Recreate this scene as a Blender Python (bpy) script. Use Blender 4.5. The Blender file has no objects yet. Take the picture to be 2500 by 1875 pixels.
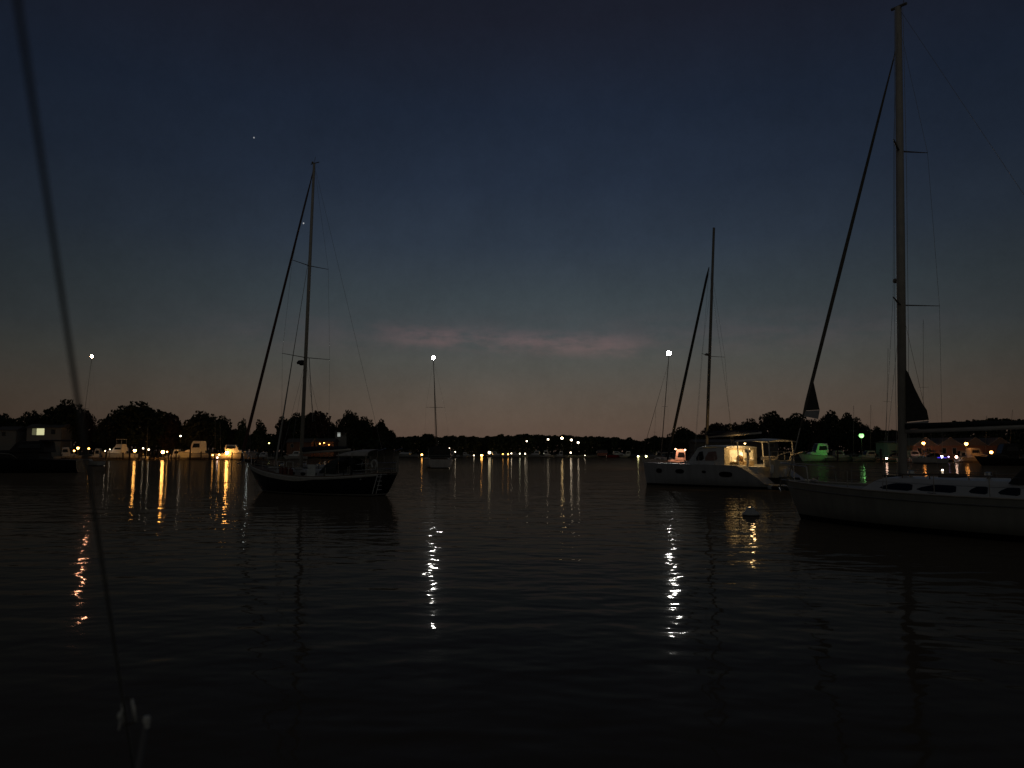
import bpy, math, random
from mathutils import Vector, Matrix, noise

# ------------------------------------------------------------------ scene, camera, sky
sc = bpy.context.scene
COL = sc.collection
R = math.radians
FPX = 1900.0            # focal length in photo pixels (photo is 2500 x 1875)
CAM_H = 2.5
PITCH = math.atan((1105 - 937.5) / FPX)

cd = bpy.data.cameras.new("Camera")
cam = bpy.data.objects.new("Camera", cd)
COL.objects.link(cam)
cam.location = (0, 0, CAM_H)
cam.rotation_euler = (math.pi / 2 + PITCH, 0, 0)
cd.sensor_fit = 'HORIZONTAL'
cd.sensor_width = 36
cd.lens = 36 * FPX / 2500
cd.clip_start = 0.05
cd.clip_end = 6000
cd.dof.use_dof = True
cd.dof.focus_distance = 60
cd.dof.aperture_fstop = 3.4
sc.camera = cam

sc.view_settings.view_transform = 'Standard'
sc.view_settings.look = 'None'
sc.view_settings.exposure = 0
sc.view_settings.gamma = 1
sc.render.engine = 'CYCLES'
sc.cycles.use_denoising = True
sc.cycles.denoiser = 'OPENIMAGEDENOISE'
sc.cycles.denoising_prefilter = 'ACCURATE'
sc.cycles.max_bounces = 6
sc.cycles.diffuse_bounces = 2
sc.cycles.glossy_bounces = 4
sc.cycles.transparent_max_bounces = 6
sc.cycles.sample_clamp_indirect = 4
sc.cycles.caustics_reflective = False
sc.cycles.caustics_refractive = False
sc.cycles.use_light_tree = True


def s2l(c):
    return tuple(((v / 255) / 12.92 if v / 255 <= 0.04045 else ((v / 255 + 0.055) / 1.055) ** 2.4) for v in c)


def setup_world():
    w = bpy.data.worlds.new("World")
    sc.world = w
    w.use_nodes = True
    nt = w.node_tree
    N, K = nt.nodes, nt.links
    N.clear()

    def nd(t, **kw):
        n = N.new(t)
        for k, v in kw.items():
            setattr(n, k, v)
        return n

    def val(sock, v):
        if hasattr(v, 'is_linked') or hasattr(v, 'node'):
            K.new(v, sock)
        else:
            sock.default_value = v

    def M(op, a, b=None, c=None, clamp=False):
        n = nd('ShaderNodeMath', operation=op, use_clamp=clamp)
        val(n.inputs[0], a)
        if b is not None:
            val(n.inputs[1], b)
        if c is not None:
            val(n.inputs[2], c)
        return n.outputs[0]

    tc = nd('ShaderNodeTexCoord')
    sep = nd('ShaderNodeSeparateXYZ')
    K.new(tc.outputs['Generated'], sep.inputs[0])
    x, y, z = sep.outputs
    # twilight gradient with height above the horizon
    ramp = nd('ShaderNodeValToRGB')
    K.new(M('MULTIPLY', z, 1 / 0.7, clamp=True), ramp.inputs[0])
    stops = [(0.0, (88, 72, 63)), (0.03, (86, 73, 65)), (0.075, (81, 74, 68)), (0.115, (73, 74, 71)),
             (0.15, (62, 68, 71)), (0.20, (53, 62, 68)), (0.26, (42, 52, 65)), (0.33, (33, 43, 59)),
             (0.41, (26, 35, 51)), (0.50, (24, 27, 39)), (0.70, (20, 21, 27))]
    el = ramp.color_ramp.elements
    while len(el) < len(stops):
        el.new(0.5)
    for e, (p, c) in zip(el, stops):
        e.position = p / 0.7
        e.color = (*s2l(c), 1)
    # the glow is strongest where the sun went down (straight ahead) and dies off round the sky
    hl = M('POWER', M('ADD', M('MULTIPLY', x, x), M('MULTIPLY', y, y)), 0.5)
    dx = M('DIVIDE', M('ADD', M('MULTIPLY', x, 0.05), M('MULTIPLY', y, 0.99875)), M('MAXIMUM', hl, 0.001))
    f = M('POWER', M('MAXIMUM', dx, 0.0), 5.0)
    f = M('MULTIPLY_ADD', f, 0.86, 0.14)
    up = nd('ShaderNodeMapRange', interpolation_type='SMOOTHSTEP')
    K.new(z, up.inputs[0])
    up.inputs[1].default_value = 0.12
    up.inputs[2].default_value = 0.75
    up.inputs[3].default_value = 0.0
    up.inputs[4].default_value = 1.0
    f2 = M('ADD', M('MULTIPLY', f, M('SUBTRACT', 1.0, up.outputs[0])), M('MULTIPLY', up.outputs[0], 0.9))
    glow = nd('ShaderNodeVectorMath', operation='SCALE')
    K.new(ramp.outputs[0], glow.inputs[0])
    K.new(f2, glow.inputs[3])
    # a thin bank of pink cloud low over the far shore
    mp = nd('ShaderNodeMapping')
    K.new(tc.outputs['Generated'], mp.inputs[0])
    mp.inputs['Scale'].default_value = (11, 11, 38)
    mp.inputs['Location'].default_value = (7.3, 2, 5.2)
    ns = nd('ShaderNodeTexNoise')
    K.new(mp.outputs[0], ns.inputs[0])
    ns.inputs['Scale'].default_value = 1.6
    ns.inputs['Detail'].default_value = 4
    ns.inputs['Roughness'].default_value = 0.55
    cl = nd('ShaderNodeMapRange', interpolation_type='SMOOTHSTEP')
    K.new(ns.outputs[0], cl.inputs[0])
    cl.inputs[1].default_value = 0.28
    cl.inputs[2].default_value = 0.66

    def band(s, lo, hi, soft):
        a = nd('ShaderNodeMapRange', interpolation_type='SMOOTHSTEP')
        K.new(s, a.inputs[0])
        a.inputs[1].default_value = lo - soft
        a.inputs[2].default_value = lo + soft
        b = nd('ShaderNodeMapRange', interpolation_type='SMOOTHSTEP')
        K.new(s, b.inputs[0])
        b.inputs[1].default_value = hi + soft
        b.inputs[2].default_value = hi - soft
        return M('MULTIPLY', a.outputs[0], b.outputs[0])
    # bank sinks a little to the right
    zt = M('ADD', z, M('MULTIPLY', x, 0.05))
    m = M('MULTIPLY', band(zt, 0.130, 0.152, 0.010), band(x, -0.15, 0.16, 0.04))
    m = M('MULTIPLY', m, cl.outputs[0])
    m2 = M('MULTIPLY', band(z, 0.125, 0.165, 0.02), band(x, -0.34, 0.45, 0.12))
    m2 = M('MULTIPLY', m2, M('MULTIPLY', cl.outputs[0], 0.25))
    m = M('MULTIPLY', M('ADD', m, m2), 0.05)
    pink = nd('ShaderNodeVectorMath', operation='SCALE')
    pink.inputs[0].default_value = (1.0, 0.38, 0.38)
    K.new(m, pink.inputs[3])
    add = nd('ShaderNodeVectorMath', operation='ADD')
    K.new(glow.outputs[0], add.inputs[0])
    K.new(pink.outputs[0], add.inputs[1])
    # faint large blotches of thin high cloud
    nb = nd('ShaderNodeTexNoise')
    K.new(tc.outputs['Generated'], nb.inputs[0])
    nb.inputs['Scale'].default_value = 5
    nb.inputs['Detail'].default_value = 12
    nb.inputs['Roughness'].default_value = 0.82
    bl = M('MULTIPLY_ADD', nb.outputs[0], 0.8, 0.6)
    fin = nd('ShaderNodeVectorMath', operation='SCALE')
    K.new(add.outputs[0], fin.inputs[0])
    K.new(bl, fin.inputs[3])
    # two stars
    tot = fin.outputs[0]
    for (px, py, s) in ((620, 336, 0.25), (741, 545, 0.35)):
        u = (px - 1250) / FPX
        v = -(py - 937.5) / FPX
        d = Vector((u, math.cos(PITCH) - v * math.sin(PITCH), math.sin(PITCH) + v * math.cos(PITCH))).normalized()
        dt = nd('ShaderNodeVectorMath', operation='DOT_PRODUCT')
        K.new(tc.outputs['Generated'], dt.inputs[0])
        dt.inputs[1].default_value = d
        mm = M('MULTIPLY', M('GREATER_THAN', dt.outputs['Value'], math.cos(0.0009)), s)
        a2 = nd('ShaderNodeVectorMath', operation='ADD')
        K.new(tot, a2.inputs[0])
        K.new(mm, a2.inputs[1])
        tot = a2.outputs[0]
    # added dim warm fill in the sky behind the camera, brightens the hulls
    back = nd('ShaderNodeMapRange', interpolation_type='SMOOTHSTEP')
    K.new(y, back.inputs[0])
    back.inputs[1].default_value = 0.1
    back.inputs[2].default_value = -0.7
    back_fill = nd('ShaderNodeVectorMath', operation='SCALE')
    back_fill.inputs[0].default_value = (0.024, 0.0235, 0.019)
    K.new(back.outputs[0], back_fill.inputs[3])
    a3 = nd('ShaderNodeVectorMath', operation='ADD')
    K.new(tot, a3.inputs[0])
    K.new(back_fill.outputs[0], a3.inputs[1])
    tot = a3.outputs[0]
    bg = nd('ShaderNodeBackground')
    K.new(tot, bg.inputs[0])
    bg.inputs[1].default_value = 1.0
    # the last physical sky light, sun already under the horizon
    sky = nd('ShaderNodeTexSky', sky_type='NISHITA')
    sky.sun_disc = False
    sky.sun_elevation = R(-4)
    sky.sun_rotation = R(0)
    bg2 = nd('ShaderNodeBackground')
    K.new(sky.outputs[0], bg2.inputs[0])
    bg2.inputs[1].default_value = 0.05
    ad = nd('ShaderNodeAddShader')
    K.new(bg.outputs[0], ad.inputs[0])
    K.new(bg2.outputs[0], ad.inputs[1])
    out = nd('ShaderNodeOutputWorld')
    K.new(ad.outputs[0], out.inputs[0])


setup_world()
rnd = random.Random(7)

# ------------------------------------------------------------------ helpers
CP, SP = math.cos(PITCH), math.sin(PITCH)


def ray(px, py):
    u = (px - 1250) / FPX
    v = -(py - 937.5) / FPX
    return Vector((u, CP - v * SP, SP + v * CP))


def at(px, py, Y):
    d = ray(px, py)
    return Vector((0, 0, CAM_H)) + d * (Y / d.y)


def X_at(px, Y):
    return (px - 1250) / FPX * Y / CP * 1.0 if False else at(px, 1105, Y).x


def tag(o, label=None, cat=None, group=None, kind=None):
    if label: o['label'] = label
    if cat: o['category'] = cat
    if group: o['group'] = group
    if kind: o['kind'] = kind
    return o


def empty(name, loc, rz=0.0, label=None, cat=None, group=None):
    o = bpy.data.objects.new(name, None)
    COL.objects.link(o)
    o.empty_display_size = 0.2
    o.location = loc
    o.rotation_euler = (0, 0, rz)
    tag(o, label, cat, group)
    return o


class MB:
    def __init__(s):
        s.v, s.f, s.mi = [], [], []
        s.m = 0

    def add(s, vs, fs):
        b = len(s.v)
        s.v += [tuple(p) for p in vs]
        s.f += [tuple(i + b for i in f) for f in fs]
        s.mi += [s.m] * len(fs)
        return s

    def box(s, x0, x1, y0, y1, z0, z1):
        return s.add([(x0, y0, z0), (x1, y0, z0), (x1, y1, z0), (x0, y1, z0), (x0, y0, z1), (x1, y0, z1), (x1, y1, z1), (x0, y1, z1)],
                     [(0, 3, 2, 1), (4, 5, 6, 7), (0, 1, 5, 4), (1, 2, 6, 5), (2, 3, 7, 6), (3, 0, 4, 7)])

    def loft(s, rings, cap=True, closed=True):
        n = len(rings[0])
        vs = [p for r in rings for p in r]
        fs = []
        for i in range(len(rings) - 1):
            for j in range(n if closed else n - 1):
                k = (j + 1) % n
                fs.append((i * n + j, i * n + k, (i + 1) * n + k, (i + 1) * n + j))
        if cap:
            fs.append(tuple(range(n - 1, -1, -1)))
            fs.append(tuple((len(rings) - 1) * n + j for j in range(n)))
        return s.add(vs, fs)

    def tube(s, pts, r, n=8, flat=1.0):
        pts = [Vector(p) for p in pts]
        rs = r if isinstance(r, (list, tuple)) else [r] * len(pts)
        rings = []
        for i, p in enumerate(pts):
            a = pts[max(0, i - 1)]
            b = pts[min(len(pts) - 1, i + 1)]
            d = (b - a).normalized()
            up = Vector((0, 0, 1)) if abs(d.z) < 0.9 else Vector((0, 1, 0))
            u = d.cross(up).normalized()
            w = u.cross(d).normalized()
            rings.append([p + u * (math.cos(2 * math.pi * k / n) * rs[i]) + w * (math.sin(2 * math.pi * k / n) * rs[i] * flat) for k in range(n)])
        return s.loft(rings)

    def sphere(s, c, r, nu=12, nv=8, sz=1.0):
        c = Vector(c)
        rings = []
        for i in range(nv + 1):
            t = math.pi * i / nv
            rr = max(math.sin(t), 0.02) * r
            rings.append([c + Vector((rr * math.cos(2 * math.pi * k / nu), rr * math.sin(2 * math.pi * k / nu), -math.cos(t) * r * sz)) for k in range(nu)])
        return s.loft(rings)

    def lathe(s, c, prof, n=16):
        c = Vector(c)
        return s.loft([[c + Vector((r * math.cos(2 * math.pi * k / n), r * math.sin(2 * math.pi * k / n), z)) for k in range(n)] for r, z in prof])

    def prism(s, poly, d, off=(0, 0, 0)):
        """poly: list of 3D points; d: thickness vector"""
        poly = [Vector(p) + Vector(off) for p in poly]
        d = Vector(d)
        return s.loft([poly, [p + d for p in poly]])

    def build(s, name, mat, parent=None, smooth=False):
        me = bpy.data.meshes.new(name)
        me.from_pydata(s.v, [], s.f)
        mats = mat if isinstance(mat, (list, tuple)) else [mat]
        for m in mats:
            me.materials.append(m)
        if len(mats) > 1:
            me.polygons.foreach_set('material_index', s.mi)
        if smooth:
            me.polygons.foreach_set('use_smooth', [True] * len(me.polygons))
        me.update()
        o = bpy.data.objects.new(name, me)
        COL.objects.link(o)
        if parent: o.parent = parent
        return o


def recalc(o):
    import bmesh
    bm = bmesh.new()
    bm.from_mesh(o.data)
    bmesh.ops.recalc_face_normals(bm, faces=bm.faces)
    bm.to_mesh(o.data)
    bm.free()
    return o


# ------------------------------------------------------------------ materials
MATS = {}


def mat(name, col, rough=0.5, metal=0.0, var=0.15, scale=3.0, bump=0.0, spec=0.5):
    if name in MATS: return MATS[name]
    m = bpy.data.materials.new(name)
    m.use_nodes = True
    nt = m.node_tree
    b = nt.nodes['Principled BSDF']
    b.inputs['Roughness'].default_value = rough
    b.inputs['Metallic'].default_value = metal
    b.inputs['Specular IOR Level'].default_value = spec
    tc = nt.nodes.new('ShaderNodeTexCoord')
    ns = nt.nodes.new('ShaderNodeTexNoise')
    ns.inputs['Scale'].default_value = scale
    ns.inputs['Detail'].default_value = 5
    nt.links.new(tc.outputs['Object'], ns.inputs[0])
    rp = nt.nodes.new('ShaderNodeValToRGB')
    nt.links.new(ns.outputs[0], rp.inputs[0])
    rp.color_ramp.elements[0].position = 0.3
    rp.color_ramp.elements[1].position = 0.7
    rp.color_ramp.elements[0].color = (*[c * (1 - var) for c in col], 1)
    rp.color_ramp.elements[1].color = (*[min(1, c * (1 + var)) for c in col], 1)
    nt.links.new(rp.outputs[0], b.inputs['Base Color'])
    if bump:
        bp = nt.nodes.new('ShaderNodeBump')
        bp.inputs['Strength'].default_value = 1
        bp.inputs['Distance'].default_value = bump
        nt.links.new(ns.outputs[0], bp.inputs['Height'])
        nt.links.new(bp.outputs[0], b.inputs['Normal'])
    MATS[name] = m
    return m


def hull_mat(name, top, stripe, bottom, z_boot=0.04, z_stripe=0.12, rough=0.25):
    """topsides paint, boot stripe and antifouling split at fixed heights over the waterline"""
    if name in MATS: return MATS[name]
    m = bpy.data.materials.new(name)
    m.use_nodes = True
    nt = m.node_tree
    b = nt.nodes['Principled BSDF']
    b.inputs['Roughness'].default_value = rough
    tc = nt.nodes.new('ShaderNodeTexCoord')
    sp = nt.nodes.new('ShaderNodeSeparateXYZ')
    nt.links.new(tc.outputs['Object'], sp.inputs[0])
    ns = nt.nodes.new('ShaderNodeTexNoise')
    ns.inputs['Scale'].default_value = 1.5
    ns.inputs['Detail'].default_value = 6
    nt.links.new(tc.outputs['Object'], ns.inputs[0])
    rp = nt.nodes.new('ShaderNodeValToRGB')
    rp.color_ramp.interpolation = 'CONSTANT'
    mr = nt.nodes.new('ShaderNodeMapRange')
    mr.inputs[1].default_value = -0.5
    mr.inputs[2].default_value = 0.5
    nt.links.new(sp.outputs[2], mr.inputs[0])
    nt.links.new(mr.outputs[0], rp.inputs[0])
    el = rp.color_ramp.elements
    el.new(0.5)
    el[0].position = 0
    el[0].color = (*bottom, 1)
    el[1].position = z_boot + 0.5
    el[1].color = (*stripe, 1)
    el[2].position = z_stripe + 0.5
    el[2].color = (*top, 1)
    mx = nt.nodes.new('ShaderNodeMix')
    mx.data_type = 'RGBA'
    mx.blend_type = 'MULTIPLY'
    mx.inputs[0].default_value = 0.45
    mpg = nt.nodes.new('ShaderNodeMapping')
    mpg.inputs['Scale'].default_value = (2.2, 2.2, 0.35)
    nt.links.new(tc.outputs['Object'], mpg.inputs[0])
    nt.links.new(mpg.outputs[0], ns.inputs[0])
    nt.links.new(rp.outputs[0], mx.inputs[6])
    nt.links.new(ns.outputs[0], mx.inputs[7])
    nt.links.new(mx.outputs[2], b.inputs['Base Color'])
    MATS[name] = m
    return m


def emit(name, col, L):
    key = (name, col, L)
    if key in MATS: return MATS[key]
    m = bpy.data.materials.new(name)
    m.use_nodes = True
    b = m.node_tree.nodes['Principled BSDF']
    b.inputs['Base Color'].default_value = (0.8, 0.8, 0.8, 1)
    b.inputs['Emission Color'].default_value = (*col, 1)
    b.inputs['Emission Strength'].default_value = L
    MATS[key] = m
    return m


gel = mat('white_gelcoat', (0.72, 0.72, 0.69), 0.3, var=0.06, scale=1.5)
gel_dirty = mat('weathered_gelcoat', (0.5, 0.5, 0.47), 0.45, var=0.2, scale=2)
deckm = mat('deck_nonskid', (0.42, 0.41, 0.38), 0.7, var=0.15, scale=8)
teak = mat('weathered_teak', (0.2, 0.14, 0.09), 0.7, var=0.3, scale=6)
alu = mat('mast_aluminium', (0.62, 0.57, 0.48), 0.5, 0.1, 0.1)
alu_dk = mat('dark_spar', (0.3, 0.27, 0.22), 0.5, 0.0, 0.2)
steel = mat('stainless_steel', (0.6, 0.6, 0.58), 0.25, 1.0, 0.05)
wire_m = mat('rigging_wire', (0.25, 0.25, 0.24), 0.4, 0.8, 0.1)
canvas_nv = mat('navy_canvas', (0.025, 0.03, 0.05), 0.9, var=0.3, scale=5)
canvas_dk = mat('dark_canvas', (0.04, 0.045, 0.04), 0.9, var=0.3, scale=5)
canvas_lt = mat('grey_canvas', (0.62, 0.58, 0.52), 0.9, var=0.15, scale=3)
sail_cov = mat('sail_cover', (0.14, 0.07, 0.055), 0.9, var=0.3, scale=6)
sail_dk = mat('furled_sail_uv_strip', (0.09, 0.082, 0.065), 0.9, var=0.3, scale=9)
sail_gr = mat('grey_sun_strip', (0.2, 0.18, 0.14), 0.9, var=0.3, scale=9)
sail_lt = mat('pale_sailcloth', (0.55, 0.53, 0.47), 0.85, var=0.1, scale=4)
glass_dk = mat('dark_glass', (0.01, 0.01, 0.012), 0.08, var=0.1)
black = mat('black_rubber', (0.012, 0.012, 0.012), 0.6, var=0.2)
bark = mat('bark', (0.06, 0.045, 0.03), 0.9, var=0.3, scale=4)
leaf = mat('foliage', (0.035, 0.05, 0.02), 0.8, var=0.5, scale=0.35)
leaf2 = mat('foliage_olive', (0.05, 0.055, 0.025), 0.8, var=0.5, scale=0.35)
leaf3 = mat('foliage_reddish', (0.07, 0.045, 0.03), 0.8, var=0.5, scale=0.35)
wood_dk = mat('creosoted_wood', (0.05, 0.035, 0.025), 0.85, var=0.4, scale=5)
plank = mat('dock_planks', (0.16, 0.13, 0.1), 0.85, var=0.3, scale=4)
wall_w = mat('white_siding', (0.27, 0.26, 0.23), 0.8, var=0.1)
wall_b = mat('brown_siding', (0.2, 0.1, 0.065), 0.8, var=0.2)
wall_g = mat('green_grey_metal', (0.22, 0.34, 0.26), 0.7, var=0.1)
roof_m = mat('grey_shingle', (0.12, 0.11, 0.1), 0.9, var=0.25, scale=6)
post_m = mat('lamp_post_metal', (0.08, 0.08, 0.08), 0.5, 0.5)
red_m = mat('red_paint', (0.4, 0.03, 0.03), 0.4, var=0.1)


# ------------------------------------------------------------------ water
def make_water():
    m = bpy.data.materials.new('harbour_water')
    m.use_nodes = True
    nt = m.node_tree
    b = nt.nodes['Principled BSDF']
    b.inputs['Base Color'].default_value = (0.06, 0.05, 0.035, 1)
    b.inputs['IOR'].default_value = 1.333
    b.inputs['Specular IOR Level'].default_value = 0.27
    b.inputs['Specular Tint'].default_value = (1.0, 0.84, 0.66, 1)
    b.inputs['Roughness'].default_value = 0.05
    tc = nt.nodes.new('ShaderNodeTexCoord')

    def layer(scale, stretch, rot, detail, rough, dist):
        mp = nt.nodes.new('ShaderNodeMapping')
        mp.inputs['Scale'].default_value = stretch
        mp.inputs['Rotation'].default_value = (0, 0, rot)
        nt.links.new(tc.outputs['Object'], mp.inputs[0])
        n = nt.nodes.new('ShaderNodeTexNoise')
        n.inputs['Scale'].default_value = scale
        n.inputs['Detail'].default_value = detail
        n.inputs['Roughness'].default_value = rough
        n.inputs['Distortion'].default_value = dist
        nt.links.new(mp.outputs[0], n.inputs[0])
        return n.outputs[0]

    def mth(op, a, bb):
        n = nt.nodes.new('ShaderNodeMath')
        n.operation = op
        for i, v in enumerate((a, bb)):
            if isinstance(v, (int, float)):
                n.inputs[i].default_value = v
            else:
                nt.links.new(v, n.inputs[i])
        return n.outputs[0]
    a = layer(1.0, (0.75, 1.25, 1), R(12), 1.0, 0.4, 0.3)
    c = layer(0.25, (0.7, 1.3, 1), R(-18), 1.0, 0.4, 0.0)
    d = layer(3.6, (0.9, 1.15, 1), R(30), 0.0, 0.4, 0.2)
    # patches of calmer and more ruffled water
    big = layer(0.045, (0.35, 1.6, 1), R(4), 2.0, 0.5, 0.4)
    mr = nt.nodes.new('ShaderNodeMapRange')
    mr.inputs[1].default_value = 0.35
    mr.inputs[2].default_value = 0.65
    mr.inputs[3].default_value = 0.7
    mr.inputs[4].default_value = 1.25
    nt.links.new(big, mr.inputs[0])
    h = mth('ADD', mth('MULTIPLY', a, 0.036), mth('MULTIPLY', c, 0.028))
    h = mth('ADD', h, mth('MULTIPLY', d, 0.0060))
    h = mth('MULTIPLY', h, mr.outputs[0])
    bp = nt.nodes.new('ShaderNodeBump')
    bp.inputs['Strength'].default_value = 1
    bp.inputs['Distance'].default_value = 1.0
    nt.links.new(h, bp.inputs['Height'])
    nt.links.new(bp.outputs[0], b.inputs['Normal'])
    # fine wind ripples too small to resolve: part of the surface mirrors nothing towards the eye
    df = nt.nodes.new('ShaderNodeBsdfDiffuse')
    df.inputs[0].default_value = (0.148, 0.116, 0.076, 1)
    mx = nt.nodes.new('ShaderNodeMixShader')
    mx.inputs[0].default_value = 0.25
    b2 = nt.nodes.new('ShaderNodeBsdfPrincipled')
    for k in ('Base Color', 'IOR', 'Specular IOR Level', 'Specular Tint'):
        b2.inputs[k].default_value = b.inputs[k].default_value
    b2.inputs['Roughness'].default_value = 0.24
    nt.links.new(bp.outputs[0], b2.inputs['Normal'])
    mx0 = nt.nodes.new('ShaderNodeMixShader')
    mx0.inputs[0].default_value = 0.02
    nt.links.new(df.outputs[0], mx0.inputs[1])
    nt.links.new(b2.outputs[0], mx0.inputs[2])
    nt.links.new(mx0.outputs[0], mx.inputs[1])
    nt.links.new(b.outputs[0], mx.inputs[2])
    nt.links.new(mx.outputs[0], nt.nodes['Material Output'].inputs[0])
    mb = MB()
    mb.add([(-3000, -300, 0), (3000, -300, 0), (3000, 3000, 0), (-3000, 3000, 0)], [(0, 1, 2, 3)])
    o = mb.build('water', m)
    tag(o, kind='structure')


make_water()

# ------------------------------------------------------------------ shore terrain
SHORE = [(-1600, 230), (-600, 262), (0, 284), (600, 286), (700, 298), (900, 322), (966, 340), (972, 428), (1200, 432), (1420, 405),
         (1520, 380), (1620, 330), (1700, 285), (1900, 236), (2100, 214), (2500, 200), (3300, 190), (4200, 185)]


def shore(px):
    for (a, da), (b, db) in zip(SHORE, SHORE[1:]):
        if a <= px <= b:
            return da + (db - da) * (px - a) / (b - a)
    return 230


def make_land():
    pxs = sorted(set(list(range(-1600, 4201, 40)) + [966, 972]))
    offs = [(0, -0.6), (1.5, 0.5), (4, 0.9), (40, 1.4), (140, 2.2), (400, 3.0), (1500, 4)]
    rows = []
    for i, px in enumerate(pxs):
        d0 = shore(px)
        rows.append([Vector((X_at(px, 1) * (d0 + o), d0 + o, z + (0.3 * noise.noise(Vector((px * 0.05, o, 0))) if z > 0.6 else 0))) for o, z in offs])
    g = mat('dark_grass_bank', (0.045, 0.05, 0.03), 0.95, var=0.4, scale=0.3)
    mb = MB()
    mb.loft(rows, cap=False, closed=False)
    o = mb.build('ground', g)
    tag(o, kind='structure')
    recalc(o)


make_land()


# ------------------------------------------------------------------ trees
def crown_mesh(seed, lobes, n, size):
    r = random.Random(seed)
    mb = MB()
    vol = [rx * ry * rz for (_, _, _, rx, ry, rz) in lobes]
    tot = sum(vol)
    for (cx, cy, cz, rx, ry, rz), v in zip(lobes, vol):
        for _ in range(int(n * v / tot)):
            while True:
                p = Vector((r.uniform(-1, 1), r.uniform(-1, 1), r.uniform(-1, 1)))
                if p.length <= 1: break
            l = p.length
            if l > 0: p *= (l ** 0.35) / l
            k = 1 + 0.22 * noise.noise(p * 2.3 + Vector((seed, cx, cz)))
            c = Vector((cx + p.x * rx * k, cy + p.y * ry * k, cz + p.z * rz * k))
            s = size * r.uniform(0.5, 1.2)
            a = Vector((r.gauss(0, 1), r.gauss(0, 1), r.gauss(0, 1))).normalized()
            b = a.orthogonal().normalized()
            c2 = a.cross(b)
            mb.add([c - b * s, c - c2 * s * 0.6, c + b * s, c + c2 * s * 0.6], [(0, 1, 2, 3)])
    return mb


def lobes_for(kind, r):
    """unit tree: crown fits width 1 (+-0.5), height 0..1"""
    L = []
    if kind == 'broad':
        L.append((0, 0, 0.52, 0.36, 0.36, 0.36))
        for _ in range(9):
            a = r.uniform(0, 6.28)
            d = r.uniform(0.15, 0.34)
            z = r.uniform(0.35, 0.78)
            s = r.uniform(0.13, 0.2)
            L.append((math.cos(a) * d, math.sin(a) * d, z, s * 1.1, s * 1.1, s))
        L.append((r.uniform(-.1, .1), 0, 0.84, 0.17, 0.17, 0.15))
    elif kind == 'low':
        for _ in range(10):
            L.append((r.uniform(-.36, .36), r.uniform(-.3, .3), r.uniform(0.3, 0.72), r.uniform(.14, .2), r.uniform(.14, .2), r.uniform(.18, .27)))
        L.append((0, 0, 0.5, .4, .35, .34))
    else:  # tall
        for i in range(9):
            z = 0.25 + 0.085 * i
            w = 0.42 * (1 - (i / 9) ** 1.8) + 0.08
            L.append((r.uniform(-.08, .08), r.uniform(-.08, .08), z, w * 0.75, w * 0.75, 0.11))
    return L


CROWNS = {}


def crown(kind, var):
    k = (kind, var)
    if k not in CROWNS:
        r = random.Random(hash(kind) % 7 + var * 13 if False else {'broad': 1, 'low': 2, 'tall': 3}[kind] + var * 13)
        mb = crown_mesh(var + 1, lobes_for(kind, r), 4200, 0.038)
        o = mb.build('crown', [leaf, leaf2, leaf3][var % 3])
        t = MB()
        t.tube([(0, 0, -0.02), (0.01, 0, 0.2), (-0.01, 0.01, 0.45), (0, 0, 0.8)], [0.035, 0.026, 0.018, 0.006], 8)
        for i in range(6):
            a = i * 1.1
            t.tube([(0, 0, 0.24 + 0.05 * i), (0.14 * math.cos(a), 0.14 * math.sin(a), 0.38 + 0.06 * i), (0.27 * math.cos(a), 0.27 * math.sin(a), 0.45 + 0.06 * i)], [0.014, 0.009, 0.003], 6)
        tr = t.build('trunk', bark)
        CROWNS[k] = (o.data, tr.data)
        for q in (o, tr):
            bpy.data.objects.remove(q)
    return CROWNS[k]


def tree(px, top, wpx, D, kind, var, label, group):
    gz = 1.2
    p = at(px, top, D)
    h = (p.z - gz) * 1.03
    w = wpx / FPX * D * 1.12
    e = empty({'tall': 'conifer_tree', 'broad': 'broadleaf_tree', 'low': 'bushy_tree'}[kind], (p.x, D, gz), rnd.uniform(0, 6.28), label, 'tree', group)
    cm, tm = crown(kind, var)
    for nm, me in (('trunk', tm), ('crown', cm)):
        o = bpy.data.objects.new(nm, me)
        COL.objects.link(o)
        o.parent = e
        o.scale = (w, w, h)
    return e


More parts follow.
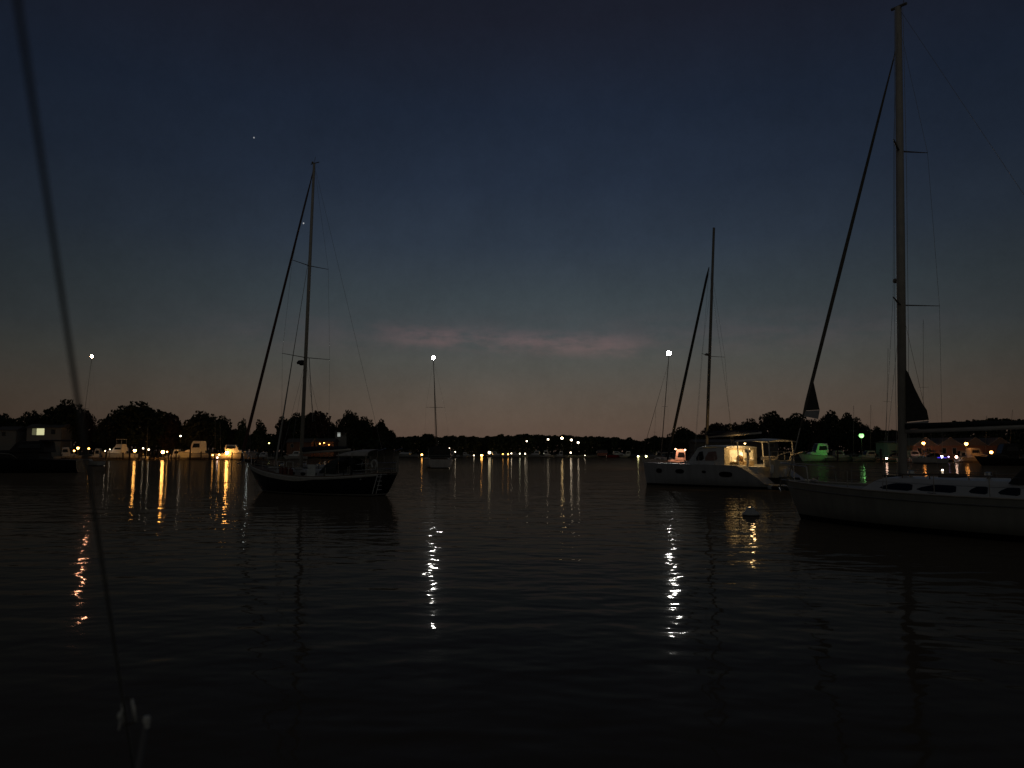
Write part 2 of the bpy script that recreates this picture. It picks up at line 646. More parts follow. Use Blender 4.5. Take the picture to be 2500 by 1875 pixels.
GL = 'trees along the left shore'
GR = 'trees along the right shore'
left_trees = [
    (-30, 985, 90, 305, 'broad', 1, 'big dark tree cut by the left edge of the picture, above the dark cruiser'),
    (30, 1008, 70, 310, 'low', 0, 'low dark tree at far left between the edge tree and the cruiser roof'),
    (95, 1000, 80, 306, 'low', 1, 'bushy dark tree behind the house with the lit window'),
    (155, 977, 95, 300, 'broad', 0, 'rounded tree beside the near stay, highest over the far left cruiser'),
    (212, 1004, 50, 302, 'broad', 2, 'small rounded tree just right of the near stay, left of the sky gap'),
    (238, 1040, 50, 312, 'low', 1, 'low bush in the dip left of the widest dark tree'),
    (282, 1003, 90, 300, 'broad', 1, 'sloping left shoulder tree of the widest dark clump'),
    (350, 982, 130, 298, 'broad', 0, 'widest and darkest domed tree above the orange dock lamps'),
    (412, 1010, 70, 302, 'broad', 2, 'lower tree on the right shoulder of the widest domed tree'),
    (442, 1028, 50, 306, 'low', 0, 'low tree behind the small white high lamp on the left shore'),
    (488, 1005, 90, 300, 'broad', 1, 'domed tree behind the two bare marina masts'),
    (538, 1016, 60, 300, 'broad', 0, 'tree on the right slope behind the two bare marina masts'),
    (566, 1042, 50, 304, 'low', 2, 'low tree in the dip left of the upright tree by the white lamp'),
    (592, 1027, 44, 300, 'tall', 0, 'upright narrow tree just left of the cool white lamp'),
    (636, 1030, 52, 304, 'tall', 1, 'pointed tree behind the furled foresail of the dark yacht'),
    (660, 1060, 50, 306, 'low', 0, 'low bush in the gap under the dark yacht forestay'),
    (690, 1022, 50, 312, 'tall', 2, 'narrow tree on the left end of the clump behind the dark yacht mast'),
    (722, 1009, 80, 318, 'broad', 0, 'broad tree right behind the mast foot of the dark yacht'),
    (775, 1006, 80, 320, 'broad', 2, 'broad reddish tree behind the deck of the dark yacht, right of its mast'),
    (812, 1028, 50, 324, 'low', 1, 'low tree in the notch above the dark yacht sprayhood'),
    (850, 1003, 60, 322, 'broad', 1, 'tallest round tree above the stern awning of the dark yacht'),
    (884, 1018, 60, 326, 'broad', 0, 'second round tree above the stern awning, sloping right'),
    (912, 1032, 48, 330, 'low', 2, 'low crown between the awning trees and the end tree of the point'),
    (932, 1025, 40, 332, 'broad', 1, 'small round tree near the tip of the wooded point'),
    (954, 1042, 34, 336, 'low', 0, 'last low tree at the tip of the wooded point, by the far water'),
]
for a in left_trees:
    tree(*a, GL)
right_trees = [
    (1598, 1064, 34, 350, 'broad', 0, 'small far tree left of the moored yacht mast with the right white anchor light'),
    (1626, 1068, 36, 335, 'low', 1, 'low tree under the mast with the right white anchor light'),
    (1662, 1043, 66, 310, 'broad', 1, 'rounded tree above the lit cream boat, behind the catamaran forestay'),
    (1706, 1053, 56, 305, 'low', 0, 'low tree left of the catamaran mast'),
    (1752, 1034, 76, 300, 'broad', 2, 'tree just right of the catamaran mast'),
    (1800, 1030, 70, 296, 'low', 1, 'low spreading tree above the lit catamaran cabin'),
    (1838, 1023, 66, 290, 'broad', 0, 'tree above the catamaran cockpit roof'),
    (1888, 1006, 84, 286, 'broad', 1, 'dark tree left of the small foresail tip'),
    (1940, 1010, 90, 284, 'broad', 0, 'flat topped dark tree behind the furled forestay of the near white yacht'),
    (1992, 1018, 60, 284, 'low', 2, 'tree right below the small foresail tip'),
    (2030, 1004, 66, 282, 'broad', 1, 'tall rounded tree left of the green lamp'),
    (2068, 1009, 60, 282, 'broad', 0, 'tree directly above and left of the green lamp'),
    (2106, 1028, 54, 282, 'low', 1, 'tree directly above the green lamp'),
    (2146, 1040, 50, 284, 'low', 0, 'low tree between the green lamp and the tall mast'),
    (2190, 1049, 50, 286, 'low', 2, 'low tree behind the foot of the tall near mast'),
]
for a in right_trees:
    tree(*a, GR)


def wood(name, pts, D0, D1, n, size, label, m):
    """far-off wood that reads as one dark mass along a contour"""
    r = random.Random(hash(label) if False else len(label))
    mb = MB()
    x0, x1 = pts[0][0], pts[-1][0]

    def top(px):
        for (a, ya), (b, yb) in zip(pts, pts[1:]):
            if a <= px <= b:
                return ya + (yb - ya) * (px - a) / (b - a)
        return pts[-1][1]
    lob = []
    px = x0
    while px < x1:
        D = r.uniform(D0, D1)
        w = r.uniform(10, 26) / FPX * D
        t = at(px, top(px) + r.uniform(0, 5) - 1, D)
        lob.append((t.x, D, t.z, w))
        px += r.uniform(3, 7)
    per = n // len(lob)
    for (x, y, zt, w) in lob:
        mb.tube([(x, y, 0.5), (x, y, zt * 0.6)], [0.3, 0.15], 5)
        for _ in range(per):
            t = r.random() ** 0.6
            z = 1.5 + (zt - 1.5) * t
            rr = w * (1 - max(0, (t - 0.55) / 0.45) ** 2.2) ** 0.5 * (0.75 + 0.3 * r.random())
            a = r.uniform(0, 6.28)
            q = rr * r.random() ** 0.4
            c = Vector((x + q * math.cos(a), y + q * math.sin(a), z))
            s = size * r.uniform(0.5, 1.2)
            u = Vector((r.gauss(0, 1), r.gauss(0, 1), r.gauss(0, 1))).normalized()
            b = u.orthogonal().normalized()
            c2 = u.cross(b)
            mb.add([c - b * s, c - c2 * s * .7, c + b * s, c + c2 * s * .7], [(0, 1, 2, 3)])
    o = mb.build(name, m)
    tag(o, label, 'wood', None, 'stuff')


wood('far_wood', [(960, 1070), (1000, 1066), (1030, 1066), (1040, 1059), (1052, 1059), (1060, 1067), (1130, 1065), (1160, 1066), (1175, 1070),
                  (1185, 1065), (1215, 1064), (1224, 1060), (1232, 1064), (1270, 1062), (1285, 1060), (1300, 1062), (1340, 1064), (1375, 1063), (1400, 1066),
                  (1470, 1067), (1505, 1069), (1520, 1073), (1535, 1070), (1550, 1072), (1562, 1079), (1580, 1073), (1592, 1067), (1625, 1068), (1660, 1064), (1700, 1060)],
     445, 500, 30000, 0.9, 'long low dark wood along the far shore in the middle of the picture', leaf)
wood('hill_wood', [(2140, 1050), (2215, 1053), (2240, 1048), (2260, 1043), (2285, 1037), (2330, 1030), (2380, 1025), (2410, 1022), (2460, 1023), (2500, 1026), (2600, 1030), (2800, 1030)],
     300, 360, 16000, 0.8, 'dark wooded ridge behind the waterside buildings on the right', leaf2)
wood('shore_wood', [(-500, 1000), (-300, 980), (-120, 1000), (-60, 995)], 310, 330, 4000, 0.7, 'dark wood continuing beyond the left edge of the picture', leaf)
wood('under_wood', [(0, 1062), (120, 1055), (240, 1052), (330, 1050), (600, 1058), (700, 1062), (960, 1074)], 312, 345, 15000, 0.7, 'dark undergrowth filling in below the left shore trees', leaf)
wood('under_wood', [(1640, 1075), (1800, 1065), (1900, 1055), (2100, 1060), (2250, 1066), (2500, 1060)], 288, 315, 14000, 0.7, 'dark undergrowth filling in below the right shore trees', leaf2)


# ------------------------------------------------------------------ lamps
WARM = (1.0, 0.44, 0.09)
ORANGE = (1.0, 0.36, 0.07)
WHITE = (1.0, 0.80, 0.55)
COOL = (0.9, 1.0, 0.95)
PINKY = (1.0, 0.62, 0.45)
BLUE = (0.35, 0.3, 1.0)
GREEN = (0.055, 1.0, 0.06)
LAMP_MULT = 1.0


def dimmer(L, r):
    """small fittings carry weaker bulbs"""
    return L if r >= .41 or L < 12 else L * .38


def glow_light(parent, loc, col, power, size=0.2):
    ld = bpy.data.lights.new('lamp_glow', 'POINT')
    ld.energy = power
    ld.color = col
    ld.shadow_soft_size = size
    o = bpy.data.objects.new('lamp_glow', ld)
    COL.objects.link(o)
    o.parent = parent
    o.location = loc


def lamp(px, py, D, r, col, L, label, group, arm=False, name='dock_lamp', cat='lamp', base=None, power=0, spot=None):
    p = at(px, py, D)
    gz = 0.9 if base is None else base
    e = empty(name, (p.x, D, gz), 0, label, cat, group)
    h = p.z - gz
    if h > r + 0.3:
        mb = MB()
        mb.tube([(0, 0, 0), (0, 0, h - r * 0.9)], [0.09, 0.05], 8)
        mb.box(-0.14, 0.14, -0.14, 0.14, -0.02, 0.12)
        mb.build('post', post_m, e)
    mb = MB()
    mb.lathe((0, 0, h), [(r * 0.2, r * 1.35), (r * 0.75, r * 1.1), (r * 1.15, r * 0.8), (r * 1.1, r * 0.74)], 10)
    mb.build('lamp_hood', post_m, e)
    mb = MB()
    mb.sphere((0, 0, h), r, 12, 8)
    o = mb.build('globe', emit('lamp_light', col, dimmer(L, r) * LAMP_MULT), e, smooth=True)
    if spot:
        tgt, pw, sc_ = spot
        ld = bpy.data.lights.new('lamp_beam', 'SPOT')
        ld.energy = pw
        ld.color = sc_
        ld.spot_size = R(44)
        ld.spot_blend = .8
        ld.shadow_soft_size = .2
        o = bpy.data.objects.new('lamp_beam', ld)
        COL.objects.link(o)
        o.parent = e
        lp = Vector((-r, -r * 1.6, h - r * .6))
        o.location = lp
        o.rotation_euler = (tgt - (e.location + lp)).to_track_quat('-Z', 'Y').to_euler()
    if power:
        glow_light(e, (0, -r * 1.5, h - r * 1.2), col, power)
    return e


GD = 'lamps on the left docks'
GF = 'lights along the far shore'
GS = 'street lamps above the far wood'
GRR = 'lamps on the right waterfront'
lamp(190.5, 1094, 272, .42, WARM, 14, 'brightest orange lamp beside the far left dark cruiser', GD, power=80)
lamp(181, 1100.5, 270, .28, WARM, 40, 'small orange lamp low against the dark cruiser end', GD)
lamp(216.5, 1095, 276, .33, WARM, 40, 'orange lamp between the cruiser lamps and the dock with the boat canopy', GD)
lamp(258, 1101, 276, .25, WHITE, 30, 'small white lamp on a pile left of the lit flybridge boat', GD)
lamp(268, 1097, 279, .16, WHITE, 20, 'tiny white light right next to the white pile lamp', GD)
lamp(329, 1100, 274, .46, WARM, 55, 'strong orange dock lamp right of the lit flybridge boat', GD, power=90)
lamp(349.5, 1094.5, 279, .22, WHITE, 30, 'small white lamp midway between the first two strong orange dock lamps', GD)
lamp(363, 1097.5, 278, .26, WHITE, 30, 'white lamp just left of the middle strong orange dock lamp', GD)
lamp(397.5, 1103.5, 273, .50, WARM, 80, 'middle strong orange dock lamp, with the widest reflection', GD, power=120)
lamp(408, 1103, 275, .22, WARM, 60, 'small companion lamp touching the middle strong orange lamp', GD)
lamp(441, 1064.5, 287, .28, WHITE, 25, 'white lamp high among the trees left of the two bare masts', GD)
lamp(554, 1105, 273, .55, WARM, 80, 'right strong orange dock lamp in front of the white cabin boats', GD, power=90)
lamp(519, 1111, 273, .26, WARM, 40, 'small orange lamp left of the right strong dock lamp', GD)
lamp(535, 1110, 272, .30, WARM, 40, 'second small orange lamp left of the right strong dock lamp', GD)
lamp(530.5, 1117, 271, .26, PINKY, 35, 'low orange lamp near the water left of the right strong dock lamp', GD, base=0.2)
lamp(604.5, 1059, 288, .36, COOL, 40, 'cool white lamp on a tall post beside the upright narrow tree', GD)
lamp(657, 1082, 292, .22, (1, 0.95, 0.3), 8, 'faint yellow green lamp under the dark yacht forestay', GD)
lamp(781, 1083, 305, .22, WARM, 30, 'left orange lamp in the cluster above the dark yacht deck', GD)
lamp(793.5, 1096, 303, .28, WHITE, 25, 'lower white lamp in the cluster above the dark yacht deck', GD)
lamp(791, 1081, 305, .20, WARM, 30, 'top orange lamp in the cluster above the dark yacht deck', GD)
lamp(803, 1086, 305, .22, ORANGE, 20, 'right orange lamp in the cluster above the dark yacht deck', GD)
# far shore
lamp(1030, 1110, 415, .45, WARM, 22, 'orange light beside the small moored yacht seen from astern', GF)
lamp(1049, 1098, 425, .22, WHITE, 14, 'tiny white light just above the small moored yacht', GF)
lamp(1097, 1094, 425, .33, WHITE, 22, 'white light on the far shore just right of the small moored yacht', GF)
lamp(1111.5, 1103, 424, .30, WHITE, 18, 'lower white light on the far shore right of the small moored yacht', GF)
lamp(1157, 1112, 422, .33, WHITE, 22, 'white light at the water left of the yellow orange far lamp', GF)
lamp(1176, 1112.5, 421, .60, WARM, 45, 'yellow orange far lamp with the long golden reflection', GF)
lamp(1195, 1105, 424, .75, (1, .8, .45), 7, 'largest warm white far lamp right of the golden reflection', GF)
lamp(1204, 1109, 421, .36, WARM, 40, 'warm light touching the largest far lamp', GF)
lamp(1208, 1111.5, 418, .30, WARM, 30, 'low warm light right of the largest far lamp', GF)
lamp(1228, 1109, 421, .42, WARM, 9, 'left of the warm pair of lights in the middle of the far shore', GF)
lamp(1240.5, 1109, 421, .34, WARM, 40, 'right of the warm pair of lights in the middle of the far shore', GF)
lamp(1248.5, 1107, 423, .30, WHITE, 30, 'flat white light right of the warm pair on the far shore', GF)
lamp(1269, 1107.5, 423, .33, (1, .95, .6), 26, 'pale yellow light on the far shore left of the greenish boat', GF)
lamp(1282, 1107.5, 422, .33, WHITE, 26, 'white light on the far shore below the left tall street lamp', GF)
lamp(1316, 1106, 420, .42, (1, .95, .7), 8, 'pale light above the greenish far boat', GF)
lamp(1393.5, 1105, 415, .40, WHITE, 30, 'white light low on the shore under the second tall street lamp pair', GF)
lamp(1428, 1112, 410, .26, WHITE, 20, 'lone small white light right of the tall street lamps', GF)
lamp(1508, 1112, 384, .62, (1.0, .62, .55), 20, 'bright white light on the red boat at the far shore', GF, base=0.5)
lamp(1558, 1114, 362, .40, (1, .9, .4), 34, 'left of the two yellow lights right of the red boat', GF)
lamp(1577.5, 1114, 350, .40, (1, .9, .4), 34, 'right of the two yellow lights right of the red boat', GF)
lamp(1602, 1114, 340, .25, WHITE, 22, 'tiny light beside the small white far boat', GF)
lamp(1286, 1077, 428, .38, WHITE, 26, 'first of the five tall street lamps, furthest left and alone', GS, name='street_lamp')
lamp(1338, 1072.5, 420, .42, WHITE, 12, 'second of the five tall street lamps, nearly at the tree tops', GS, name='street_lamp')
lamp(1372, 1069.5, 412, .58, (1, .68, .3), 32, 'biggest of the five tall street lamps, with the golden streak under it', GS, name='street_lamp')
lamp(1395, 1074, 408, .52, WHITE, 16, 'tall street lamp just right of the biggest one', GS, name='street_lamp')
lamp(1411.5, 1080.5, 404, .50, WHITE, 14, 'last tall street lamp on the right and the lowest of the five', GS, name='street_lamp')
# right waterfront
lamp(2103, 1063.5, 208, .62, (.3, 1.0, .25), 2.2, 'bright green lamp on a tall post on the right shore', GRR, name='street_lamp', power=55, base=-.5, spot=(at(1996, 1100, 214), 900, GREEN))
lamp(2164.5, 1119, 205, .28, PINKY, 40, 'pinkish lamp left of the tall near mast', GRR)
lamp(2198, 1120, 204, .25, WHITE, 40, 'white lamp right beside the tall near mast', GRR)
lamp(2254.5, 1082, 198, .36, ORANGE, 60, 'leftmost orange lamp under the gables of the waterside restaurant', GRR, power=110)
lamp(2359, 1083.5, 196, .38, ORANGE, 60, 'middle orange lamp under the gables of the waterside restaurant', GRR, power=110)
lamp(2420, 1104, 192, .36, ORANGE, 60, 'right and lowest orange lamp of the waterside restaurant', GRR, power=110)
lamp(2286.5, 1116, 196, .32, (0.75, 0.78, 1), 50, 'left of the two bluish white lamps on the right quay', GRR, power=0)
lamp(2298.5, 1115, 196, .34, (0.75, 0.78, 1), 50, 'right of the two bluish white lamps on the right quay', GRR)
lamp(2293, 1120.5, 193, .62, (0.06, 0.03, .75), 1.0, 'deep blue glowing lamp low under the two bluish white lamps', GRR)
lamp(2308, 1119, 193, .42, (0.06, 0.03, .7), .8, 'smaller deep blue lamp right below the violet light', GRR)
lamp(2316, 1115, 196, .15, (0.5, 0.4, 1), 30, 'tiny violet light right of the two bluish white lamps', GRR)
lamp(2335, 1115.5, 195, .28, PINKY, 60, 'pinkish white lamp right of the bluish pair on the quay', GRR)
lamp(2301, 1148, 110, .14, WHITE, 30, 'white light low over the water beyond the near white yacht', GRR, base=0)


# ------------------------------------------------------------------ boat helpers
def hull_fn(L, B, fb, fm, fs, tr=0.6, rake=0.9, over=0.4, draft=0.4, tmax=0.42, flare=0.86):
    """returns P(t, s, side): t 0 stern..1 bow, s 0 sheer..1 keel"""
    def width(t):
        if t > tmax:
            return B / 2 * (1 - ((t - tmax) / (1 - tmax)) ** 2.3)
        return B / 2 * (1 - (1 - tr) * ((tmax - t) / tmax) ** 2)

    def sheer(t):
        a = fs if t < 0.35 else fb
        k = (0.35 - t) / 0.35 if t < 0.35 else (t - 0.35) / 0.65
        return fm + (a - fm) * k ** 1.7

    def P(t, s, side=1, out=0.0):
        w = width(t) + 0.02
        zs = sheer(t)
        z = zs + (-draft - zs) * s
        y = w * (1 - (1 - flare) * min(s / 0.8, 1)) * (1 - max(0, (s - 0.35) / 0.65) ** 2.6 * 0.97)
        x = -L / 2 + L * t
        x -= rake * (s ** 1.15) * max(0, (t - 0.55) / 0.45) ** 1.6
        x += over * s * max(0, (0.4 - t) / 0.4) ** 1.5
        return Vector((x, side * (y + out), z))
    return P, width, sheer


def make_hull(root, Pf, m, dm, nt=26, ns=12, name='hull', yoff=0.0, deck_drop=0.06):
    P, width, sheer = Pf
    rows = []
    for i in range(nt + 1):
        t = i / nt
        ring = [P(t, s / ns, 1) for s in range(ns + 1)] + [P(t, s / ns, -1) for s in range(ns, -1, -1)]
        rows.append([p + Vector((0, yoff, 0)) for p in ring])
    mb = MB()
    mb.loft(rows, cap=False, closed=False)
    n = len(rows[0])
    mb.f.append(tuple(range(n)))      # transom
    mb.mi.append(0)
    h = recalc(mb.build(name, m, root, smooth=False))
    for p in h.data.polygons:
        p.use_smooth = len(p.vertices) == 4
    d = MB()
    rr = []
    for i in range(nt + 1):
        t = i / nt
        a, b = P(t, 0.0, 1), P(t, 0.0, -1)
        z = a.z - deck_drop
        c = Vector(((a.x + b.x) / 2, 0, z + 0.05))
        rr.append([Vector((a.x, a.y - 0.01 + yoff, z)), c + Vector((0, yoff, 0)), Vector((b.x, b.y + 0.01 + yoff, z))])
    d.loft(rr, cap=False, closed=False)
    d.build('deck', dm, root)
    return h


def rail(root, Pf, name, m, r=0.03, s=0.0, out=0.0, t0=0.0, t1=1.0, yoff=0.0, flat=1.0, dz=0.0, transom=False):
    P = Pf[0]
    mb = MB()
    for sd in (1, -1):
        pts = [P(t0 + (t1 - t0) * i / 28, s, sd, out) + Vector((0, yoff, dz)) for i in range(29)]
        rs = r if isinstance(r, float) else [r[0] + (r[1] - r[0]) * i / 28 for i in range(29)]
        mb.tube(pts, rs, 6, flat)
    if transom:
        mb.tube([P(0, s, 1, out) + Vector((0, yoff, dz)), P(0, s, -1, out) + Vector((0, yoff, dz))], r if isinstance(r, float) else r[0], 6, flat)
    return mb.build(name, m, root, smooth=True)


def trunk(root, name, x0, x1, w0, w1, z0, z1, m, inset=0.12, nose=0.5, tail=0.15, crown=0.05, yoff=0.0):
    """cabin trunk: x0 aft, x1 forward; half widths w0 aft, w1 forward"""
    def ring(z, k, a, b):
        pts = []
        X0, X1 = x0 + a, x1 - b
        n = 8
        for i in range(n + 1):
            t = i / n
            pts.append(Vector((X0 + (X1 - X0) * t, (w0 + (w1 - w0) * t ** 1.5) * k + yoff, z)))
        for i in range(n, -1, -1):
            t = i / n
            pts.append(Vector((X0 + (X1 - X0) * t, -(w0 + (w1 - w0) * t ** 1.5) * k + yoff, z)))
        return pts
    mb = MB()
    mb.loft([ring(z0, 1, 0, 0), ring(z0 + (z1 - z0) * .8, 1 - inset * .7, tail * .7, nose * .7), ring(z1, 1 - inset * 1.4, tail, nose), ring(z1 + crown, 0.5, tail + .2, nose + .3)])
    return recalc(mb.build(name, m, root))


def oval(mb, c, rx, rz, nrm, th=0.03, n=14, tx=None):
    """flat oval plate facing nrm at c"""
    nrm = Vector(nrm).normalized()
    tx = (Vector((0, 0, 1)).cross(nrm)).normalized() if tx is None else tx
    tz = nrm.cross(tx).normalized()
    poly = []
    for k in range(n):
        a = 2 * math.pi * k / n
        ca, sa = math.cos(a), math.sin(a)
        poly.append(Vector(c) + tx * (rx * math.copysign(abs(ca) ** 0.7, ca)) + tz * (rz * math.copysign(abs(sa) ** 0.7, sa)))
    mb.prism([p - nrm * th for p in poly], nrm * th * 2)
    return mb


def hull_port(root, Pf, t, s, rx, rz, side=1, yoff=0.0, m=None):
    P = Pf[0]
    p = P(t, s, side)
    a = P(t + 0.02, s, side) - P(t - 0.02, s, side)
    b = P(t, s - 0.03, side) - P(t, s + 0.03, side)
    n = a.cross(b).normalized()
    if n.y * side < 0: n = -n
    mb = MB()
    oval(mb, p + Vector((0, yoff, 0)), rx, rz, n, 0.02, tx=a.normalized())
    return recalc(mb.build('hull_window', m or glass_dk, root))


class Boat:
    def __init__(s, name, cx, cy, hx, hy, label, cat, group=None):
        s.o = Vector((cx, cy, 0))
        s.th = math.atan2(hy, hx)
        s.root = empty(name, s.o, s.th, label, cat, group)

    def L(s, px, py, yl=0.0):
        """photo pixel -> local point on the lengthwise plane y = yl"""
        c, si = math.cos(-s.th), math.sin(-s.th)
        d = ray(px, py)
        o = Vector((0, 0, CAM_H)) - s.o
        ol = Vector((o.x * c - o.y * si, o.x * si + o.y * c, o.z))
        dl = Vector((d.x * c - d.y * si, d.x * si + d.y * c, d.z))
        t = (yl - ol.y) / dl.y
        return ol + dl * t


def spar(root, name, pts, r, m, n=10, flat=1.0):
    mb = MB()
    mb.tube(pts, r, n, flat)
    return mb.build(name, m, root, smooth=True)


def stanchions(root, Pf, ts, h=0.62, yoff=0.0, lines=(0.32, 0.6)):
    P = Pf[0]
    for sd in (1, -1):
        tops = []
        for t in ts:
            b = P(t, 0, sd) + Vector((0, yoff - 0.06 * sd, 0))
            mb = MB()
            mb.tube([b, b + Vector((0, 0, h))], 0.014, 6)
            mb.build('stanchion', steel, root)
            tops.append(b)
        for z in lines:
            mb = MB()
            mb.tube([b + Vector((0, 0, z)) for b in tops], 0.006, 4)
            mb.build('lifeline', wire_m, root)


# ------------------------------------------------------------------ the dark cutter on the left
def make_cutter():
    a = at(606, 1125, 52)
    b = at(945, 1160, 45.2)
    c = (a + b) / 2
    hx, hy = (a.x - b.x), (a.y - b.y)
    L = math.hypot(hx, hy)
    B = Boat('sailing_yacht', c.x, c.y, hx, hy, 'dark hulled cutter with pale sheer band and radar on its mast, left of centre', 'sailboat')
    r = B.root
    hm = hull_mat('dark_topsides', (0.012, 0.013, 0.02), (0.6, 0.58, 0.54), (0.03, 0.012, 0.01), 0.04, 0.12, 0.3)
    H = hull_fn(L, 3.9, 1.78, 0.98, 1.22, tr=0.42, rake=2.1, over=0.9, draft=0.5, flare=0.9)
    make_hull(r, H, hm, teak)
    # pale bulwark band, wide forward and narrowing aft
    mb = MB()
    for sd in (1, -1):
        rows = []
        for i in range(31):
            t = 0.0 + 0.985 * i / 30
            w = 0.05 + 0.15 * max(0, min(1, (t - 0.33) / 0.12)) + 0.03 * t
            p = H[0](t, 0, sd, 0.015)
            q = H[0](t, w / (H[2](t) + 0.5), sd, 0.02)
            rows.append([p + Vector((0, 0, 0.10)), p + Vector((0, sd * 0.03, 0.03)), q])
        mb.loft(rows, cap=False, closed=False)
    mb.build('sheer_band', mat('pale_band', (0.62, 0.6, 0.53), 0.5, var=0.1), r)
    rail(r, H, 'toe_rail', teak, 0.035, dz=0.11, transom=True)
    # bowsprit and pulpit
    bow = H[0](1, 0, 1)
    spar(r, 'bowsprit', [bow + Vector((-0.8, 0, 0.12)), bow + Vector((0.75, 0, 0.25))], [0.11, 0.08], wood_dk)
    mb = MB()
    for sd in (1, -1):
        mb.tube([H[0](.9, 0, sd) + Vector((0, 0, 0)), H[0](.91, 0, sd) + Vector((0, 0, .7)), bow + Vector((0.3, sd * .25, .85)), bow + Vector((0.75, 0, .85))], 0.02, 6)
        mb.tube([bow + Vector((0.2, sd * .12, 0.15)), bow + Vector((0.3, sd * .25, .85))], 0.02, 6)
    mb.build('bow_pulpit', steel, r)
    # anchor on the bow roller
    mb = MB()
    mb.tube([bow + Vector((0.2, 0.14, 0.2)), bow + Vector((0.8, 0.14, 0.02))], 0.03, 6)
    mb.tube([bow + Vector((0.62, -0.06, -0.12)), bow + Vector((0.86, 0.14, 0.0)), bow + Vector((0.62, 0.34, -0.12))], [0.02, 0.05, 0.02], 6)
    mb.build('anchor', steel, r)
    # cabin trunk
    dz = 0.98
    trunk(r, 'cabin', -2.3, 2.9, 1.25, 0.75, dz - 0.05, dz + 0.48, gel_dirty, 0.1, 0.5)
    for x in (-1.4, -0.4, 0.7, 1.7):
        for sd in (1, -1):
            mb = MB()
            w = 1.25 + (0.75 - 1.25) * ((x + 2.3) / 5.2) ** 1.5
            oval(mb, (x, sd * (w * 0.955 + 0.01), dz + 0.24), 0.24, 0.09, (0, sd, 0.12), 0.02)
            recalc(mb.build('cabin_window', glass_dk, r))
    mb = MB()
    mb.box(0.2, 0.9, -0.35, 0.35, dz + .5, dz + .6)
    mb.build('hatch', glass_dk, r)
    # spray hood
    def hood(name, x0, x1, w, z0, z1, m, back_open=True):
        mb = MB()
        rows = []
        for i, (x, k) in enumerate([(x1, 0.12), (x1 - (x1 - x0) * .25, .75), (x1 - (x1 - x0) * .5, .96), (x0, 1.0)]):
            rows.append([Vector((x, w * math.cos(a) if abs(math.cos(a)) < .98 else w * math.copysign(1, math.cos(a)), z0 + (z1 - z0) * k * min(1, math.sin(a) ** .6 if a < math.pi else 0))) for a in [math.pi * j / 12 for j in range(13)]])
        inner = [[p + Vector((0, -0.02 * (1 if p.y > 0 else -1), -0.03)) for p in row] for row in rows]
        mb.loft(rows, cap=False, closed=False)
        mb.loft(inner, cap=False, closed=False)
        return mb.build(name, m, r, smooth=True)
    hood('sprayhood', -3.3, -1.9, 1.25, dz + .35, dz + 1.25, canvas_dk)
    # stern awning with its side curtain on bows
    hood('bimini', -5.9, -3.4, 1.35, dz + 1.35, dz + 1.72, canvas_lt)
    for x in (-5.8, -4.7, -3.6):
        mb = MB()
        mb.tube([(x, 1.33, dz + .1), (x, 1.35, dz + 1.5)], 0.016, 6)
        mb.tube([(x, -1.33, dz + .1), (x, -1.35, dz + 1.5)], 0.016, 6)
        mb.build('bimini_frame', steel, r)
    mb = MB()
    for yy in (-1.36,):
        mb.prism([(-5.85, yy, dz + .35), (-3.5, yy, dz + .35), (-3.5, yy, dz + 1.45), (-5.85, yy, dz + 1.45)], (0, 0.02, 0))
    mb.build('awning_curtain', canvas_lt, r)
    # cockpit coaming and wheel
    trunk(r, 'coaming', -5.3, -2.3, 1.2, 1.25, dz - .02, dz + .28, gel_dirty, 0.08, 0.1)
    mb = MB()
    for k in range(24):
        a, b2 = 2 * math.pi * k / 24, 2 * math.pi * (k + 1) / 24
        mb.tube([(-4.6, .45 * math.cos(a), dz + .75 + .45 * math.sin(a)), (-4.6, .45 * math.cos(b2), dz + .75 + .45 * math.sin(b2))], 0.018, 5)
    for k in range(6):
        a = 2 * math.pi * k / 6
        mb.tube([(-4.6, 0, dz + .75), (-4.6, .45 * math.cos(a), dz + .75 + .45 * math.sin(a))], 0.01, 5)
    mb.tube([(-4.5, 0, dz), (-4.55, 0, dz + .78)], 0.09, 8)
    mb.build('steering_wheel', steel, r)
    # weather cloth, fenders, jerry cans along the rail
    p = H[0](0.32, 0, 1)
    mb = MB()
    mb.prism([p + Vector((0, -.06, .08)), p + Vector((.66, -.04, .08)), p + Vector((.62, -.04, .82)), p + Vector((0, -.06, .82))], (0, -0.03, 0))
    mb.build('weather_cloth', mat('pale_cloth', (0.88, 0.92, 0.85), 0.9, var=0.1, scale=8), r)
    for t in (0.50, 0.535, 0.57):
        p = H[0](t, 0, 1) + Vector((0, -.2, .05))
        mb = MB()
        mb.box(p.x - .12, p.x + .12, p.y - .1, p.y + .1, p.z, p.z + .42)
        mb.box(p.x - .06, p.x + .08, p.y - .03, p.y + .03, p.z + .42, p.z + .5)
        mb.build('jerry_can', mat('dull_red_plastic', (0.2, 0.06, 0.04), 0.6), r)
    stanchions(r, H, [0.03, .14, .26, .38, .5, .62, .74, .86])
    # pushpit, lifebuoy, outboard, stern pole
    st = H[0](0, 0, 1)
    mb = MB()
    for z in (.35, .7):
        mb.tube([H[0](.13, 0, 1) + Vector((0, -.05, z)), H[0](.0, 0, 1) + Vector((0, -.05, z)), H[0](0, 0, -1) + Vector((0, .05, z)), H[0](.13, 0, -1) + Vector((0, .05, z))], 0.018, 6)
    for t, sd in ((.13, 1), (.0, 1), (.0, -1), (.13, -1)):
        q = H[0](t, 0, sd) + Vector((0, -.05 * sd, 0))
        mb.tube([q, q + Vector((0, 0, .7))], 0.018, 6)
    mb.build('stern_rail', steel, r)
    mb = MB()
    q = st + Vector((0.15, 0.02, .62))
